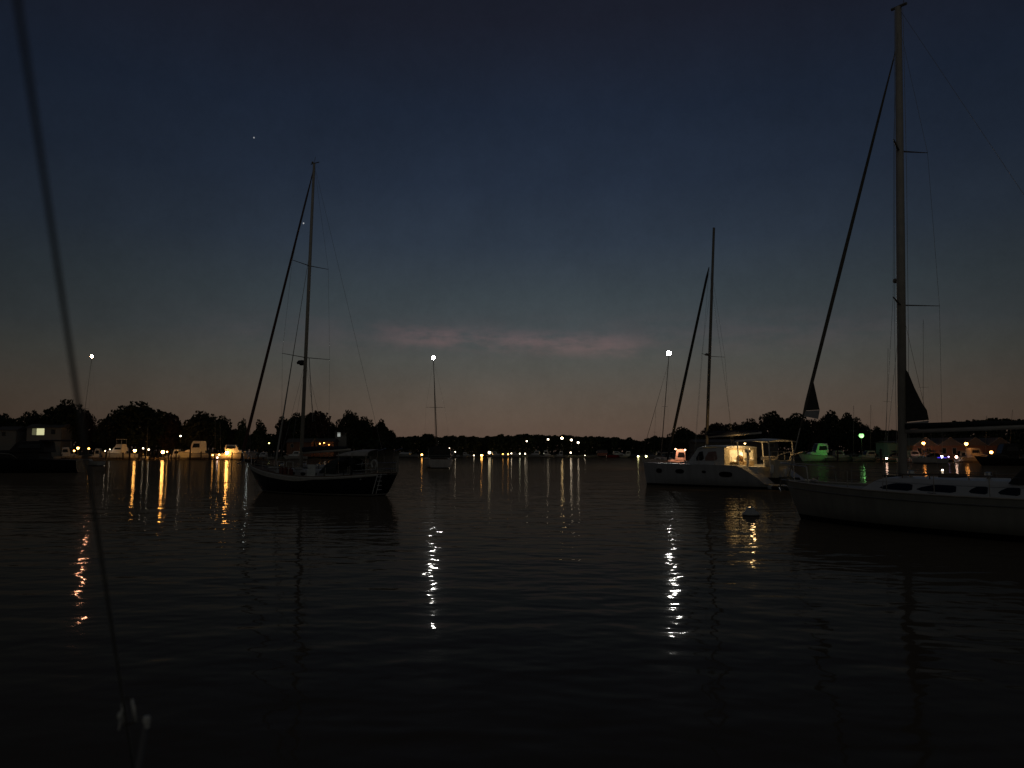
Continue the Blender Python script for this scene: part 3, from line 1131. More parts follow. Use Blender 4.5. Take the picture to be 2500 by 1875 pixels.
    for k in range(20):
        a, b2 = .5 + 5.3 * k / 20, .5 + 5.3 * (k + 1) / 20
        mb.tube([q + Vector((.2 * math.sin(a), 0.05, -.22 * math.cos(a))), q + Vector((.2 * math.sin(b2), 0.05, -.22 * math.cos(b2)))], 0.065, 6)
    mb.build('lifebuoy', mat('white_foam', (0.7, 0.7, 0.66), 0.7), r)
    mb = MB()
    q = H[0](.12, 0, 1) + Vector((0, -.02, .78))
    mb.loft([[q + Vector((dx * k, dy * k, z)) for dx, dy in ((-.17, -.12), (.17, -.12), (.2, .12), (-.2, .12))] for z, k in ((-.12, .8), (0, 1.05), (.22, 1.0), (.32, .6))])
    mb.tube([q + Vector((0, 0, -.1)), q + Vector((0, 0, -.8))], 0.05, 6)
    mb.build('outboard_motor', black, r)
    mb = MB()
    q = H[0](0.0, 0, 1, .03)
    for dy in (-.02, -.32):
        mb.tube([q + Vector((-.05, dy, .05)), H[0](0, .62, 1, .05) + Vector((-.12, dy, 0))], 0.025, 6)
    for s_ in (.1, .25, .4, .55):
        z = q.z + .05 - s_ * 1.6
        mb.box(q.x - .1, q.x - .03, q.y - .34, q.y, z, z + .03)
    mb.build('boarding_ladder', mat('pale_ladder', (0.9, 0.9, 0.85), 0.5), r)
    mb = MB()
    q = H[0](.16, 0, 1) + Vector((0, .02, .95))
    mb.sphere(q, .26, 14, 10, .85)
    mb.tube([q + Vector((0, 0, -.2)), q + Vector((0, -.06, -.9))], .025, 6)
    mb.tube([q + Vector((-.3, 0, 0)), q + Vector((.3, 0, 0))], .012, 5)
    mb.build('barbecue', black, r)
    # deck gear forward of the mast: dorade boxes, mast pulpits, coiled lines
    for x, y in ((1.9, .9), (1.9, -.9), (.9, 1.05)):
        mb = MB()
        mb.tube([(x - .3, y, dz + .1), (x - .3, y, dz + .95), (x + .3, y, dz + .95), (x + .3, y, dz + .1)], .025, 6)
        mb.build('mast_pulpit', mat('pale_tube', (.8, .8, .75), .4), r)
    for x, y in ((3.2, .5), (3.9, -.3), (.2, .95)):
        mb = MB()
        for k in range(14):
            a, b2 = 2 * math.pi * k / 14, 2 * math.pi * (k + 1) / 14
            mb.tube([(x + .22 * math.cos(a), y + .22 * math.sin(a), dz + .55), (x + .22 * math.cos(b2), y + .22 * math.sin(b2), dz + .55)], .06, 5)
        mb.build('coiled_line', sail_lt, r)
    mb = MB()
    mb.tube([(-1.4, -.5, dz + .62), (1.2, -.55, dz + .62)], [.3, .26], 10, .55)
    mb.build('deck_dinghy_roll', gel_dirty, r)
    # aft gallows / davit posts
    for yy in (-.7, .7):
        mb = MB()
        mb.tube([(-L / 2 + .3, yy, dz + .2), (-L / 2 + .1, yy, dz + 1.6), (-L / 2 - .5, yy, dz + 1.75)], 0.035, 6)
        mb.build('davit', steel, r)
    # rig, positioned on the centreline
    foot = B.L(735, 1110)
    foot.z = dz + .45
    head = B.L(767, 400)
    spar(r, 'mast', [foot, foot.lerp(head, .6), head], [.12, .11, .08], alu)
    H0 = foot.lerp(head, 0)
    for f, hw in ((.36, 1.95), (.66, 1.5)):
        p = foot.lerp(head, f)
        mb = MB()
        for sd in (1, -1):
            mb.tube([p, p + Vector((-.1, sd * hw, .06))], [.045, .025], 6, .6)
        mb.build('spreader', alu_dk, r)
    p = foot.lerp(head, .335) + Vector((.33, 0, .1))
    mb = MB()
    mb.lathe(p, [(.1, -.02), (.3, 0), (.32, .1), (.22, .22), (.02, .26)], 16)
    mb.box(p.x - .35, p.x + .1, -.1 + p.y, .1 + p.y, p.z - .08, p.z)
    mb.build('radar_dome', mat('radar_dark', (0.05, 0.05, 0.05), .6), r)
    mb = MB()
    mb.tube([head + Vector((-.45, 0, .02)), head + Vector((.3, 0, .04))], .03, 6)
    mb.tube([head, head + Vector((-.1, 0, .45))], .012, 6)
    mb.sphere(head + Vector((.15, 0, .12)), .07)
    mb.build('masthead_gear', alu_dk, r)
    tack = bow + Vector((.7, 0, .35))
    fs_top = foot.lerp(head, .985)
    spar(r, 'furled_genoa', [tack, tack.lerp(fs_top, .04), tack.lerp(fs_top, .25), tack.lerp(fs_top, .9), fs_top], [.03, .115, .10, .06, .02], sail_cov)
    tk2 = B.L(672, 1108)
    tk2.z = 1.55
    top2 = foot.lerp(head, .72)
    spar(r, 'furled_staysail', [tk2, tk2.lerp(top2, .05), tk2.lerp(top2, .3), tk2.lerp(top2, .6), top2], [.02, .06, .045, .02, .01], sail_lt)
    # boom with stowed mainsail
    be = foot + Vector((-4.3, 0, 1.25))
    bf = foot + Vector((-.15, 0, 1.05))
    spar(r, 'boom', [bf, be], .07, alu)
    spar(r, 'stowed_mainsail', [bf + Vector((-.1, 0, .2)), bf.lerp(be, .3) + Vector((0, 0, .22)), be + Vector((.3, 0, .12))], [.17, .15, .07], canvas_nv)
    spar(r, 'topping_lift', [foot.lerp(head, .36) + Vector((-.1, -.2, 0)), B.L(764, 1030)], .022, sail_lt, 6)
    mb = MB()
    for sd in (1, -1):
        cp = H[0](.55, 0, sd)
        sp1 = foot.lerp(head, .36) + Vector((-.1, sd * 1.95, .06))
        sp2 = foot.lerp(head, .66) + Vector((-.1, sd * 1.5, .06))
        mb.tube([cp, sp1, sp2, head], .008, 4)
        mb.tube([cp + Vector((-.5, 0, 0)), foot.lerp(head, .35)], .008, 4)
        mb.tube([cp + Vector((.5, 0, 0)), foot.lerp(head, .35)], .008, 4)
    mb.tube([head, H[0](0, 0, 1) * .5 + H[0](0, 0, -1) * .5 + Vector((0, 0, .2))], .009, 4)
    mb.build('standing_rigging', wire_m, r)
    # ventilators and deck boxes
    for x, y in ((2.4, .4), (1.3, -.5), (-1.0, .5)):
        mb = MB()
        mb.lathe((x, y, dz + .45), [(.07, 0), (.07, .2), (.13, .26), (.12, .36), (.02, .4)], 10)
        mb.build('ventilator', steel, r)
    mb = MB()
    mb.box(2.5, 3.6, -.4, .4, 1.05, 1.42)
    mb.build('deck_box', gel_dirty, r)


make_cutter()


# ------------------------------------------------------------------ catamaran
def make_catamaran():
    bowL = at(1580, 1182, 62.0)
    stL = at(1893, 1194, 53.6)
    d = Vector((bowL.x - stL.x, bowL.y - stL.y, 0)).normalized()
    al = math.radians(46)
    d = Vector((-math.cos(al), math.sin(al), 0))
    stL.z = 0
    L = 11.0
    portv = Vector((-d.y, d.x, 0))
    HS = 2.5
    c = stL + d * L / 2 - portv * HS
    B = Boat('catamaran', c.x, c.y, d.x, d.y, 'white catamaran with lit yellow cabin door and oval hull windows, right of centre', 'catamaran')
    r = B.root
    hm = hull_mat('catamaran_topsides', (0.6, 0.61, 0.6), (0.05, 0.05, 0.05), (0.02, 0.02, 0.02), 0.10, 0.16, 0.3)
    H = hull_fn(L, 1.65, 1.75, 1.62, 1.5, tr=0.8, rake=0.35, over=-0.0, draft=0.35, tmax=.4, flare=.92)
    P = H[0]
    for sd in (1, -1):
        # hull with stepped transom
        nt, ns = 26, 12
        rows = []
        for i in range(nt + 1):
            t = i / nt

            def Q(s, side):
                p = P(t, s, side)
                if t < 0.22:   # sheer drops to the swim platform in a slope
                    zc = 0.32 + (1.55 - 0.32) * max(0.0, min(1, (t - 0.035) / 0.17)) ** 0.85
                    p.z = min(p.z, zc)
                return p + Vector((0, sd * HS, 0))
            rows.append([Q(s / ns, 1) for s in range(ns + 1)] + [Q(s / ns, -1) for s in range(ns, -1, -1)])
        mb = MB()
        mb.loft(rows, cap=False, closed=True)
        n = len(rows[0])
        mb.f.append(tuple(range(n)))
        mb.mi.append(0)
        h = recalc(mb.build('hull', hm, r, smooth=False))
        for p in h.data.polygons:
            p.use_smooth = False
        for t, s, rx, rz in ((.845, .28, .30, .17), (.655, .27, .40, .16), (.46, .26, .16, .10), (.30, .33, .52, .19)):
            hull_port(r, H, t, s, rx, rz, sd, sd * HS)
        # steps
        mb = MB()
        for k in range(4):
            x = -L / 2 + .45 + k * .42
            mb.box(x, x + .42, sd * HS - .5, sd * HS + .5, .34 + .28 * k, .37 + .28 * k)
        mb.build('stern_steps', gel, r)
        mb = MB()
        mb.lathe((-L / 2 - .1, sd * HS, -.1), [(.3, 0), (.62, .15), (.68, .36), (.6, .42)], 14)
        o = mb.build('swim_platform', gel, r, smooth=False)
        stanchx = (.26, .38, .5, .62, .74, .86, .96)
        mbl = MB()
        for t in stanchx:
            b0 = P(t, 0, sd) + Vector((0, sd * HS - .06 * sd, 0))
            m1 = MB()
            m1.tube([b0, b0 + Vector((0, 0, .6))], .014, 5)
            m1.build('stanchion', steel, r)
        for z in (.3, .58):
            mbl.tube([P(t, 0, sd) + Vector((0, sd * HS - .06 * sd, z)) for t in stanchx], .006, 4)
        mbl.build('lifeline', wire_m, r)
    # bridge deck, crossbeam and net
    mb = MB()
    mb.box(-L / 2 + 1.4, 2.6, -HS + .2, HS - .2, .72, 1.5)
    mb.build('bridge_deck', gel, r)
    mb = MB()
    mb.tube([(L / 2 - .5, -HS, 1.55), (L / 2 - .45, 0, 1.62), (L / 2 - .5, HS, 1.55)], .09, 8)
    mb.build('crossbeam', alu, r)
    mb = MB()
    for k in range(15):
        y = -HS + .7 + k * (2 * HS - 1.4) / 14
        mb.tube([(2.6, y, 1.48), (L / 2 - .5, y, 1.55)], .01, 4)
    for k in range(9):
        x = 2.7 + k * .28
        mb.tube([(x, -HS + .6, 1.49), (x, HS - .6, 1.49)], .01, 4)
    mb.build('bow_net', black, r)
    # cabin: side walls with long tinted windows, sloping front, hollow so that its lamp shows through the door
    zr, zb = 2.92, 1.5
    xa, xf = -1.5, 2.4       # aft bulkhead, front foot
    W = 2.35
    roof = MB()
    rows = []
    for x, k, z in ((xa - .15, 1.0, zr - .02), (xa + .8, 1.0, zr + .05), (.2, .95, zr + .04), (1.0, .85, zr - .1)):
        rows.append([Vector((x, W * .93 * k * math.cos(a), z + .09 * math.sin(a))) for a in [math.pi * j / 10 for j in range(11)]]
                    + [Vector((x, W * .93 * k * math.cos(a), z - .05)) for a in [math.pi * (10 - j) / 10 for j in range(11)]])
    roof.loft(rows)
    recalc(roof.build('cabin_roof', gel, r))
    side = MB()
    for sd in (1, -1):
        side.prism([(xa, sd * W, zb), (xf - .3, sd * W * .78, zb), (1.0, sd * W * .77, zr - .1), (xa, sd * W * .93, zr)], (0, -sd * .06, 0))
    recalc(side.build('cabin_side', gel, r))
    front = MB()
    front.loft([[Vector((xf - .3, -W * .78, zb)), Vector((xf - .3, W * .78, zb)), Vector((xf - .36, W * .78, zb)), Vector((xf - .36, -W * .78, zb))],
                [Vector((1.0, -W * .77, zr - .08)), Vector((1.0, W * .77, zr - .08)), Vector((.94, W * .77, zr - .08)), Vector((.94, -W * .77, zr - .08))]])
    recalc(front.build('cabin_front', gel, r))
    # side windows (long tinted pane in two parts), pink shore-light reflection painted into the aft one
    gp = mat('pink_reflection_glass', (0.34, 0.2, 0.16), 0.2, var=0.2)
    for sd in (1, -1):
        for (x0, x1, m) in ((-.9, .25, gp), (.35, 1.1, glass_dk)):
            mb = MB()

            def yy(x, z):
                b0 = W + (W * .78 - W) * (x - xa) / (xf - .3 - xa)
                t0 = W * .93 + (W * .77 - W * .93) * (x - xa) / (1.0 - xa)
                k = (z - zb) / (zr - zb)
                return sd * ((b0 + (t0 - b0) * k) + .012)
            xs = [x0, x0 + .15, x1 - .1, x1]
            pts = [(x0, yy(x0, 2.05), 2.05), (x0 + .2, yy(x0 + .2, 1.92), 1.92), (x1 - .05, yy(x1, 1.9), 1.9), (x1, yy(x1, 2.1), 2.1), (x1 - .3, yy(x1 - .3, 2.55), 2.55), (x0 + .15, yy(x0, 2.6), 2.6)]
            mb.prism(pts, (0, sd * .02, 0))
            recalc(mb.build('cabin_window', m, r))
    for y in (-1.1, 0, 1.1):
        mb = MB()
        mb.prism([(xf - .42 + .0, y - .48, 1.75), (xf - .42, y + .48, 1.75), (1.28, y + .45, 2.6), (1.28, y - .45, 2.6)], (.04, 0, .03))
        recalc(mb.build('windscreen', glass_dk, r))
    # aft bulkhead with door and window openings (frame strips leave them open)
    cream = mat('cream_bulkhead', (0.7, 0.62, 0.45), 0.6, var=0.08)
    mb = MB()
    x = xa
    def slab(y0, y1, z0, z1, t=.05):
        mb.box(x - t, x, y0, y1, z0, z1)
    slab(W - .75, W - .02, zb, zr - .06)     # port strip
    slab(-W + .02, -W + .5, zb, zr - .06)
    slab(-W + .5, W - .75, zr - .24, zr - .06)
    slab(-W + .5, W - .75, zb, zb + .36)
    slab(-.35, -.15, zb + .36, zr - .24)
    mb.build('aft_bulkhead', cream, r)
    mb = MB()
    mb.box(x - .03, x - .02, -.15, W - .75, zb + .36, zr - .24)
    mb.box(x - .03, x - .02, -W + .5, -.35, zb + .36, zr - .24)
    mb.build('lit_door_glass', emit('lit_window_yellow', (1.0, .62, .2), 0.42), r)
    # bright lamps by the door inside the glass line, dark seat in front of it
    for (y, z, rr, LL) in ((.02, 2.3, .11, 1.6), (.9, 1.9, .07, 1.1)):
        mb = MB()
        mb.sphere((x - .1, y, z), rr, 10, 8, 2.4 if y < .5 else 1)
        mb.build('cabin_lamp', emit('cabin_lamp_light', (1.0, .75, .35), LL), r, smooth=True)
    mb = MB()
    mb.sphere((x - .35, .7, 2.08), .26, 12, 8, .9)
    mb.box(x - .5, x - .2, .45, .95, 1.5, 2.0)
    mb.build('helm_seat', mat('brown_vinyl', (0.16, 0.09, 0.04), .6), r)
    mb = MB()
    mb.box(x - .75, x - .08, 1.0, 1.55, 1.5, 1.82)
    mb.box(x - .75, x - .08, -.6, .2, 1.5, 1.86)
    mb.build('cockpit_table', mat('tan_cushion', (0.4, 0.3, 0.17), .8), r)
    mb = MB()
    mb.sphere((x - .9, .9, 3.16), .07, 10, 8, .5)
    mb.build('cockpit_lamp', emit('cockpit_light', (1.0, .66, .25), 10), r, smooth=True)
    glow_light(r, (x - 1.2, .7, 2.95), (1.0, .62, .25), 60, .1)
    # hard top over the cockpit
    mb = MB()
    rows = []
    for i in range(9):
        y = -1.95 + 3.9 * i / 8
        z = 3.32 + .13 * (1 - (2 * i / 8 - 1) ** 2)
        rows.append([Vector((-4.9, y, z - .05)), Vector((-4.95, y, z)), Vector((-3.6, y, z + .08)), Vector((-2.2, y, z)), Vector((-2.15, y, z - .08)), Vector((-3.6, y, z))])
    mb.loft(rows)
    recalc(mb.build('cockpit_hardtop', gel, r))
    for (xx, yy) in ((-4.7, 1.75), (-4.7, -1.75), (-2.3, 1.8), (-2.3, -1.8)):
        mb = MB()
        mb.tube([(xx - .1, yy * 1.02, 1.6), (xx, yy, 3.36)], .045, 8)
        mb.build('hardtop_post', gel, r)
    # stern beam, davits and the seat locker lit from the cockpit
    mb = MB()
    mb.box(-4.75, -4.3, -1.9, 1.6, 1.5, 1.95)
    mb.build('stern_bench', cream, r)
    mb = MB()
    mb.box(-4.98, -4.76, .9, 1.45, .75, 2.0)
    mb.build('stern_locker', cream, r)
    # things stowed in the cockpit: instrument pod, life ring, fenders, rolled covers
    mb = MB()
    mb.tube([(-3.0, 1.6, 1.6), (-3.0, 1.6, 2.5)], .1, 8)
    mb.sphere((-3.0, 1.6, 2.62), .22, 12, 8, .8)
    mb.build('instrument_pod', gel, r)
    mb = MB()
    mb.tube([(-2.6, .2, 2.0), (-2.6, 1.2, 2.02)], .12, 8)
    mb.tube([(-3.9, -.6, 2.1), (-3.9, 1.2, 2.1)], .14, 8)
    mb.build('rolled_cover', canvas_lt, r)
    for (fx, fy, fz) in ((-4.9, 1.75, 1.35), (-5.05, .2, 1.05), (-5.0, -.6, 1.1)):
        mb = MB()
        mb.tube([(fx, fy, fz - .32), (fx, fy, fz - .25), (fx, fy, fz + .25), (fx, fy, fz + .32)], [.05, .14, .14, .05], 10)
        mb.build('fender', gel, r, smooth=True)
    mb = MB()
    mb.box(-4.7, -4.66, -1.6, 1.4, 2.55, 2.6)
    mb.box(-4.7, -4.66, -1.6, 1.4, 2.15, 2.19)
    for yv in (-1.6, -.6, .4, 1.36):
        mb.box(-4.7, -4.66, yv, yv + .04, 1.9, 2.6)
    mb.build('pushpit', steel, r)
    for yy in (1.0, -1.0):
        mb = MB()
        mb.tube([(-4.6, yy, 1.5), (-5.0, yy, 2.3), (-5.9, yy, 2.55)], .05, 8)
        mb.build('davit', alu, r)
    mb = MB()
    for k in range(20):
        a, b2 = 2 * math.pi * k / 20, 2 * math.pi * (k + 1) / 20
        mb.tube([(-3.2, 1.6 + .4 * math.cos(a), 2.35 + .4 * math.sin(a)), (-3.2, 1.6 + .4 * math.cos(b2), 2.35 + .4 * math.sin(b2))], .018, 5)
    mb.tube([(-3.0, 1.6, 1.6), (-3.1, 1.6, 2.35)], .06, 8)
    mb.build('steering_wheel', steel, r)
    # mast, boom, furled jib
    foot = B.L(1725, 1088)
    foot.z = 2.95
    head = B.L(1743, 556)
    spar(r, 'mast', [foot, foot.lerp(head, .5), head], [.11, .105, .085], alu_dk, 10, 1.3)
    p = foot.lerp(head, .41)
    mb = MB()
    for sd in (1, -1):
        mb.tube([p, p + Vector((-.35, sd * 1.65, .05))], [.04, .022], 6, .6)
    mb.build('spreader', alu_dk, r)
    mb = MB()
    q = p + Vector((.25, .0, .08))
    mb.lathe(q, [(.08, 0), (.16, .03), (.16, .12), (.02, .2)], 10)
    mb.build('deck_light_bracket', alu_dk, r)
    ftop = B.L(1731, 652)
    fbot = Vector((L / 2 - .45, 0, 1.75))
    spar(r, 'furled_jib', [fbot, fbot.lerp(ftop, .05), fbot.lerp(ftop, .3), fbot.lerp(ftop, .95), ftop], [.03, .10, .12, .09, .03], sail_dk)
    mb = MB()
    for sd in (1, -1):
        mb.tube([P(.42, 0, 1) * Vector((1, 0, 1)) + Vector((0, sd * (HS + .6), 0)) if False else Vector((foot.x - .8, sd * (HS + .5), 1.6)), ftop], .009, 4)
        mb.tube([Vector((foot.x - .6, sd * (HS + .3), 1.6)), p + Vector((-.35, sd * 1.65, .05)), foot.lerp(head, .78)], .008, 4)
    mb.build('standing_rigging', wire_m, r)
    spar(r, 'boom', [foot + Vector((-.1, 0, .75)), foot + Vector((-4.6, 0, 1.0))], .08, alu)
    spar(r, 'stowed_mainsail', [foot + Vector((-.2, 0, .98)), foot + Vector((-2, 0, 1.05)), foot + Vector((-4.4, 0, 1.1))], [.2, .17, .08], canvas_nv)
    return B


CAT = make_catamaran()


# ------------------------------------------------------------------ near white sloop at the right edge
def make_sloop():
    al = math.radians(56.5)
    d = Vector((-math.cos(al), math.sin(al), 0))
    stem = at(1964, 1265, 29.7)
    L = 13.2
    c = Vector((stem.x, stem.y, 0)) - d * (L / 2 - 0.75)
    B = Boat('sailing_yacht', c.x, c.y, d.x, d.y, 'near white sloop cut by the right edge, tall thick mast and dark waterline stripe', 'sailboat')
    r = B.root
    hm = hull_mat('sloop_topsides', (0.44, 0.43, 0.36), (0.02, 0.02, 0.02), (0.015, 0.012, 0.01), 0.0, 0.2, 0.3)  # dark band is boot stripe plus waterline shadow painted in
    H = hull_fn(L, 4.0, 1.42, 1.2, 1.25, tr=0.75, rake=0.85, over=0.3, draft=0.5, flare=.93)
    make_hull(r, H, hm, deckm, nt=34)
    rail(r, H, 'toe_rail', alu, 0.03, dz=0.02, transom=True)
    rail(r, H, 'rubbing_strake', mat('grey_strake', (0.2, 0.2, 0.19), .6), 0.022, s=0.12, out=.012)
    trunk(r, 'cabin', -2.6, 3.2, 1.3, 0.75, 1.16, 1.66, gel, 0.12, 1.0)
    for sd in (1, -1):
        for (x0, x1) in ((1.1, 2.3), (-.35, .95), (-1.3, -.75), (-2.2, -1.6)):
            def wy(x, z, out=0.0):
                k = (z - 1.16) / .4
                X0, X1 = -2.6 + .15 * .7 * k, 3.2 - 1.0 * .7 * k
                t = max(0, (x - X0) / (X1 - X0))
                return sd * ((1.3 - .55 * t ** 1.5) * (1 - .12 * .7 * k) + out)
            rows = []
            for q in range(9):
                f = q / 8
                x = x0 + (x1 - x0) * f
                zl, zh = 1.27 + .03 * f, 1.50 - .13 * max(0, f - .55) / .45
                if f in (0, 1):
                    zl += .04
                    zh -= .03
                rows.append([Vector((x, wy(x, zl, .012), zl)), Vector((x, wy(x, (zl + zh) / 2, .014), (zl + zh) / 2)), Vector((x, wy(x, zh, .012), zh)), Vector((x, wy(x, zh, -.01), zh)), Vector((x, wy(x, zl, -.01), zl))])
            mb = MB()
            mb.loft(rows)
            recalc(mb.build('cabin_window', glass_dk, r))
    for x in (2.2, .3):
        mb = MB()
        mb.box(x - .3, x + .3, -.3, .3, 1.68, 1.74)
        mb.build('hatch', glass_dk, r)
    mb = MB()
    for sd in (1, -1):
        mb.tube([(-1.8, sd * .8, 1.78), (0, sd * .8, 1.8), (1.6, sd * .62, 1.78)], .02, 6)
        for x in (-1.8, -.6, .6, 1.6):
            mb.tube([(x, sd * (.8 if x < 1 else .62), 1.66), (x, sd * (.8 if x < 1 else .62), 1.79)], .02, 6)
    mb.build('hand_rail', teak, r)
    # sprayhood and cockpit (outside the frame but part of the boat)
    mb = MB()
    rows = []
    for x, k in ((-1.9, .1), (-2.2, .8), (-2.9, 1.0)):
        rows.append([Vector((x, 1.25 * math.cos(math.pi * j / 12), 1.6 + .75 * k * math.sin(math.pi * j / 12) ** .5)) for j in range(13)])
    mb.loft(rows, cap=False, closed=False)
    mb.build('sprayhood', canvas_dk, r, smooth=True)
    trunk(r, 'coaming', -5.6, -2.6, 1.25, 1.3, 1.14, 1.5, gel, .1, .1)
    stanchions(r, H, [.02, .13, .25, .37, .49, .61, .73, .84])
    bow = H[0](1, 0, 1)
    mb = MB()
    for sd in (1, -1):
        mb.tube([H[0](.88, 0, sd), H[0](.885, 0, sd) + Vector((0, 0, .62)), bow + Vector((.0, sd * .2, .68)), bow + Vector((.25, 0, .68))], .016, 6)
        mb.tube([H[0](.95, 0, sd), H[0](.955, 0, sd) + Vector((0, 0, .65))], .016, 6)
    mb.build('bow_pulpit', steel, r)
    # rig
    foot = B.L(2204, 1160)
    foot.z = 1.66
    head = B.L(2193, 18)
    spar(r, 'mast', [foot, foot.lerp(head, .5), head], [.135, .13, .10], alu, 12, 1.25)
    for f, hw, sw in (((foot.z, 745), 1.42, .55), ((0, 368), 1.05, .4)):
        z = B.L(2198, f[1]).z
        k = (z - foot.z) / (head.z - foot.z)
        p = foot.lerp(head, k)
        for sd in (1, -1):
            mb = MB()
            mb.tube([p + Vector((0, sd * .08, 0)), p + Vector((-sw, sd * hw, .03))], [.05, .022], 8, .5)
            mb.build('spreader', alu_dk, r)
    z = B.L(2190, 685).z
    p = foot.lerp(head, (z - foot.z) / (head.z - foot.z)) + Vector((.2, 0, 0))
    mb = MB()
    mb.sphere(p, .085)
    mb.box(p.x - .15, p.x, -.03 + p.y, .03 + p.y, p.z - .03, p.z + .03)
    mb.build('steaming_light', alu_dk, r)
    mb = MB()
    mb.tube([head + Vector((-.3, 0, 0)), head + Vector((.25, 0, .03))], .05, 6)
    mb.tube([head + Vector((-.2, 0, 0)), head + Vector((-.2, 0, .5))], .01, 5)
    mb.build('masthead_gear', alu_dk, r)
    ftop = B.L(2150, 190)
    ftop = foot.lerp(head, .93)
    tack = bow + Vector((-.1, 0, .12))
    lo = B.L(1950, 1060)
    spar(r, 'forestay_foil', [tack, lo, ftop], .022, alu)
    def onstay(py):
        # point on stay line lo->ftop whose picture row is py
        best = None
        for i in range(401):
            q = lo.lerp(ftop, i / 400)
            wq = Matrix.Rotation(B.th, 3, 'Z') @ q + B.o
            v = wq - Vector((0, 0, CAM_H))
            yc = v.y * CP + v.z * SP
            zc = -v.y * SP + v.z * CP
            row = 937.5 - FPX * zc / yc
            if best is None or abs(row - py) < best[0]:
                best = (abs(row - py), q)
        return best[1]
    a = onstay(985)
    spar(r, 'furled_jib', [onstay(1045), onstay(1010), a, a.lerp(ftop, .4), a.lerp(ftop, .8), ftop], [.03, .045, .065, .065, .042, .015], sail_gr)
    # loose clew corner of the furled jib, dark sun strip over pale cloth
    apex = onstay(925)
    b1 = onstay(1003)
    clew = b1 + Vector((-1.05, 0.0, 0)) * .62
    b2 = onstay(1016)
    mb = MB()
    mb.prism([apex, b1, clew], (0, .012, 0))
    mb.build('jib_clew_panel', sail_dk, r)
    mb = MB()
    mb.prism([b1 + Vector((0, 0, -.012)), b2, clew + Vector((.08, 0, -.34)), clew + Vector((0, 0, -.012))], (0, .012, 0))
    mb.build('jib_foot_panel', mat('translucent_sailcloth', (0.62, .6, .55), .8), r)
    # boom and small riding sail set behind the mast
    spar(r, 'boom', [foot + Vector((-.15, 0, 1.55)), foot + Vector((-4.8, 0, 1.62))], .07, alu)
    spar(r, 'stowed_mainsail', [foot + Vector((-.2, 0, 1.72)), foot + Vector((-2.4, 0, 1.74)), foot + Vector((-4.6, 0, 1.72))], [.1, .09, .05], canvas_dk)
    mb = MB()
    t0, t1, t2 = B.L(2206, 895), B.L(2207, 1031), B.L(2268, 1025)
    t2.y = 0
    mid = B.L(2252, 985)
    mb.prism([t0, t1, t2, B.L(2263, 1001), mid, B.L(2232, 945), B.L(2218, 910)], (0, .012, 0))
    recalc(mb.build('main_head_panel', sail_dk, r))
    mb = MB()
    mb.prism([B.L(2207, 1033), B.L(2207, 1050), B.L(2264, 1042), B.L(2268, 1027)], (0, .012, 0))
    recalc(mb.build('main_head_strip', mat('translucent_sailcloth', (0.62, .6, .55), .8), r))
    mb = MB()
    for sd in (1, -1):
        cp = H[0](.62, 0, sd)
        z = B.L(2198, 745).z
        k = (z - foot.z) / (head.z - foot.z)
        p1 = foot.lerp(head, k)
        z = B.L(2198, 368).z
        p2 = foot.lerp(head, (z - foot.z) / (head.z - foot.z))
        mb.tube([cp, p1 + Vector((-.55, sd * 1.42, .03)), p2 + Vector((-.4, sd * 1.05, .03)), foot.lerp(head, .97)], .006, 4)
        mb.tube([cp, p1], .006, 4)
    mb.tube([head, Vector((-L / 2 + .2, 0, 1.3))], .006, 4)
    mb.build('standing_rigging', wire_m, r)
    mb = MB()
    for dx, dy in ((.17, .05), (-.2, -.04)):
        a0, a1 = foot + Vector((dx, dy, .1)), head + Vector((dx * .7, dy, -.1))
        mb.tube([a0, a0.lerp(a1, .3) + Vector((dx * .25, .02, 0)), a0.lerp(a1, .65) + Vector((dx * .2, -.02, 0)), a1], .007, 4)
    mb.build('halyard', sail_lt, r)
    for t in (.1, .5, .93):
        for sd in (1, -1):
            q = H[0](t, 0, sd) + Vector((0, -.16 * sd, .0))
            mb = MB()
            mb.tube([q + Vector((-.13, 0, .06)), q + Vector((.13, 0, .06))], .015, 6)
            mb.box(q.x - .04, q.x + .04, q.y - .02, q.y + .02, q.z - .06, q.z + .06)
            mb.build('cleat', steel, r)
    mb = MB()
    mb.tube([bow + Vector((-.3, .12, .02)), bow + Vector((.12, .12, .04)), bow + Vector((.2, .12, -.25))], .03, 6)
    mb.tube([bow + Vector((.02, -.06, -.4)), bow + Vector((.22, .12, -.28)), bow + Vector((.02, .3, -.4))], [.015, .04, .015], 6)
    mb.build('anchor', steel, r)
    for x in (-1.0, 1.4):
        mb = MB()
        mb.lathe((x, .45, 1.62), [(.06, 0), (.06, .16), (.11, .2), (.1, .28), (.02, .3)], 10)
        mb.build('ventilator', steel, r)
    return B


make_sloop()


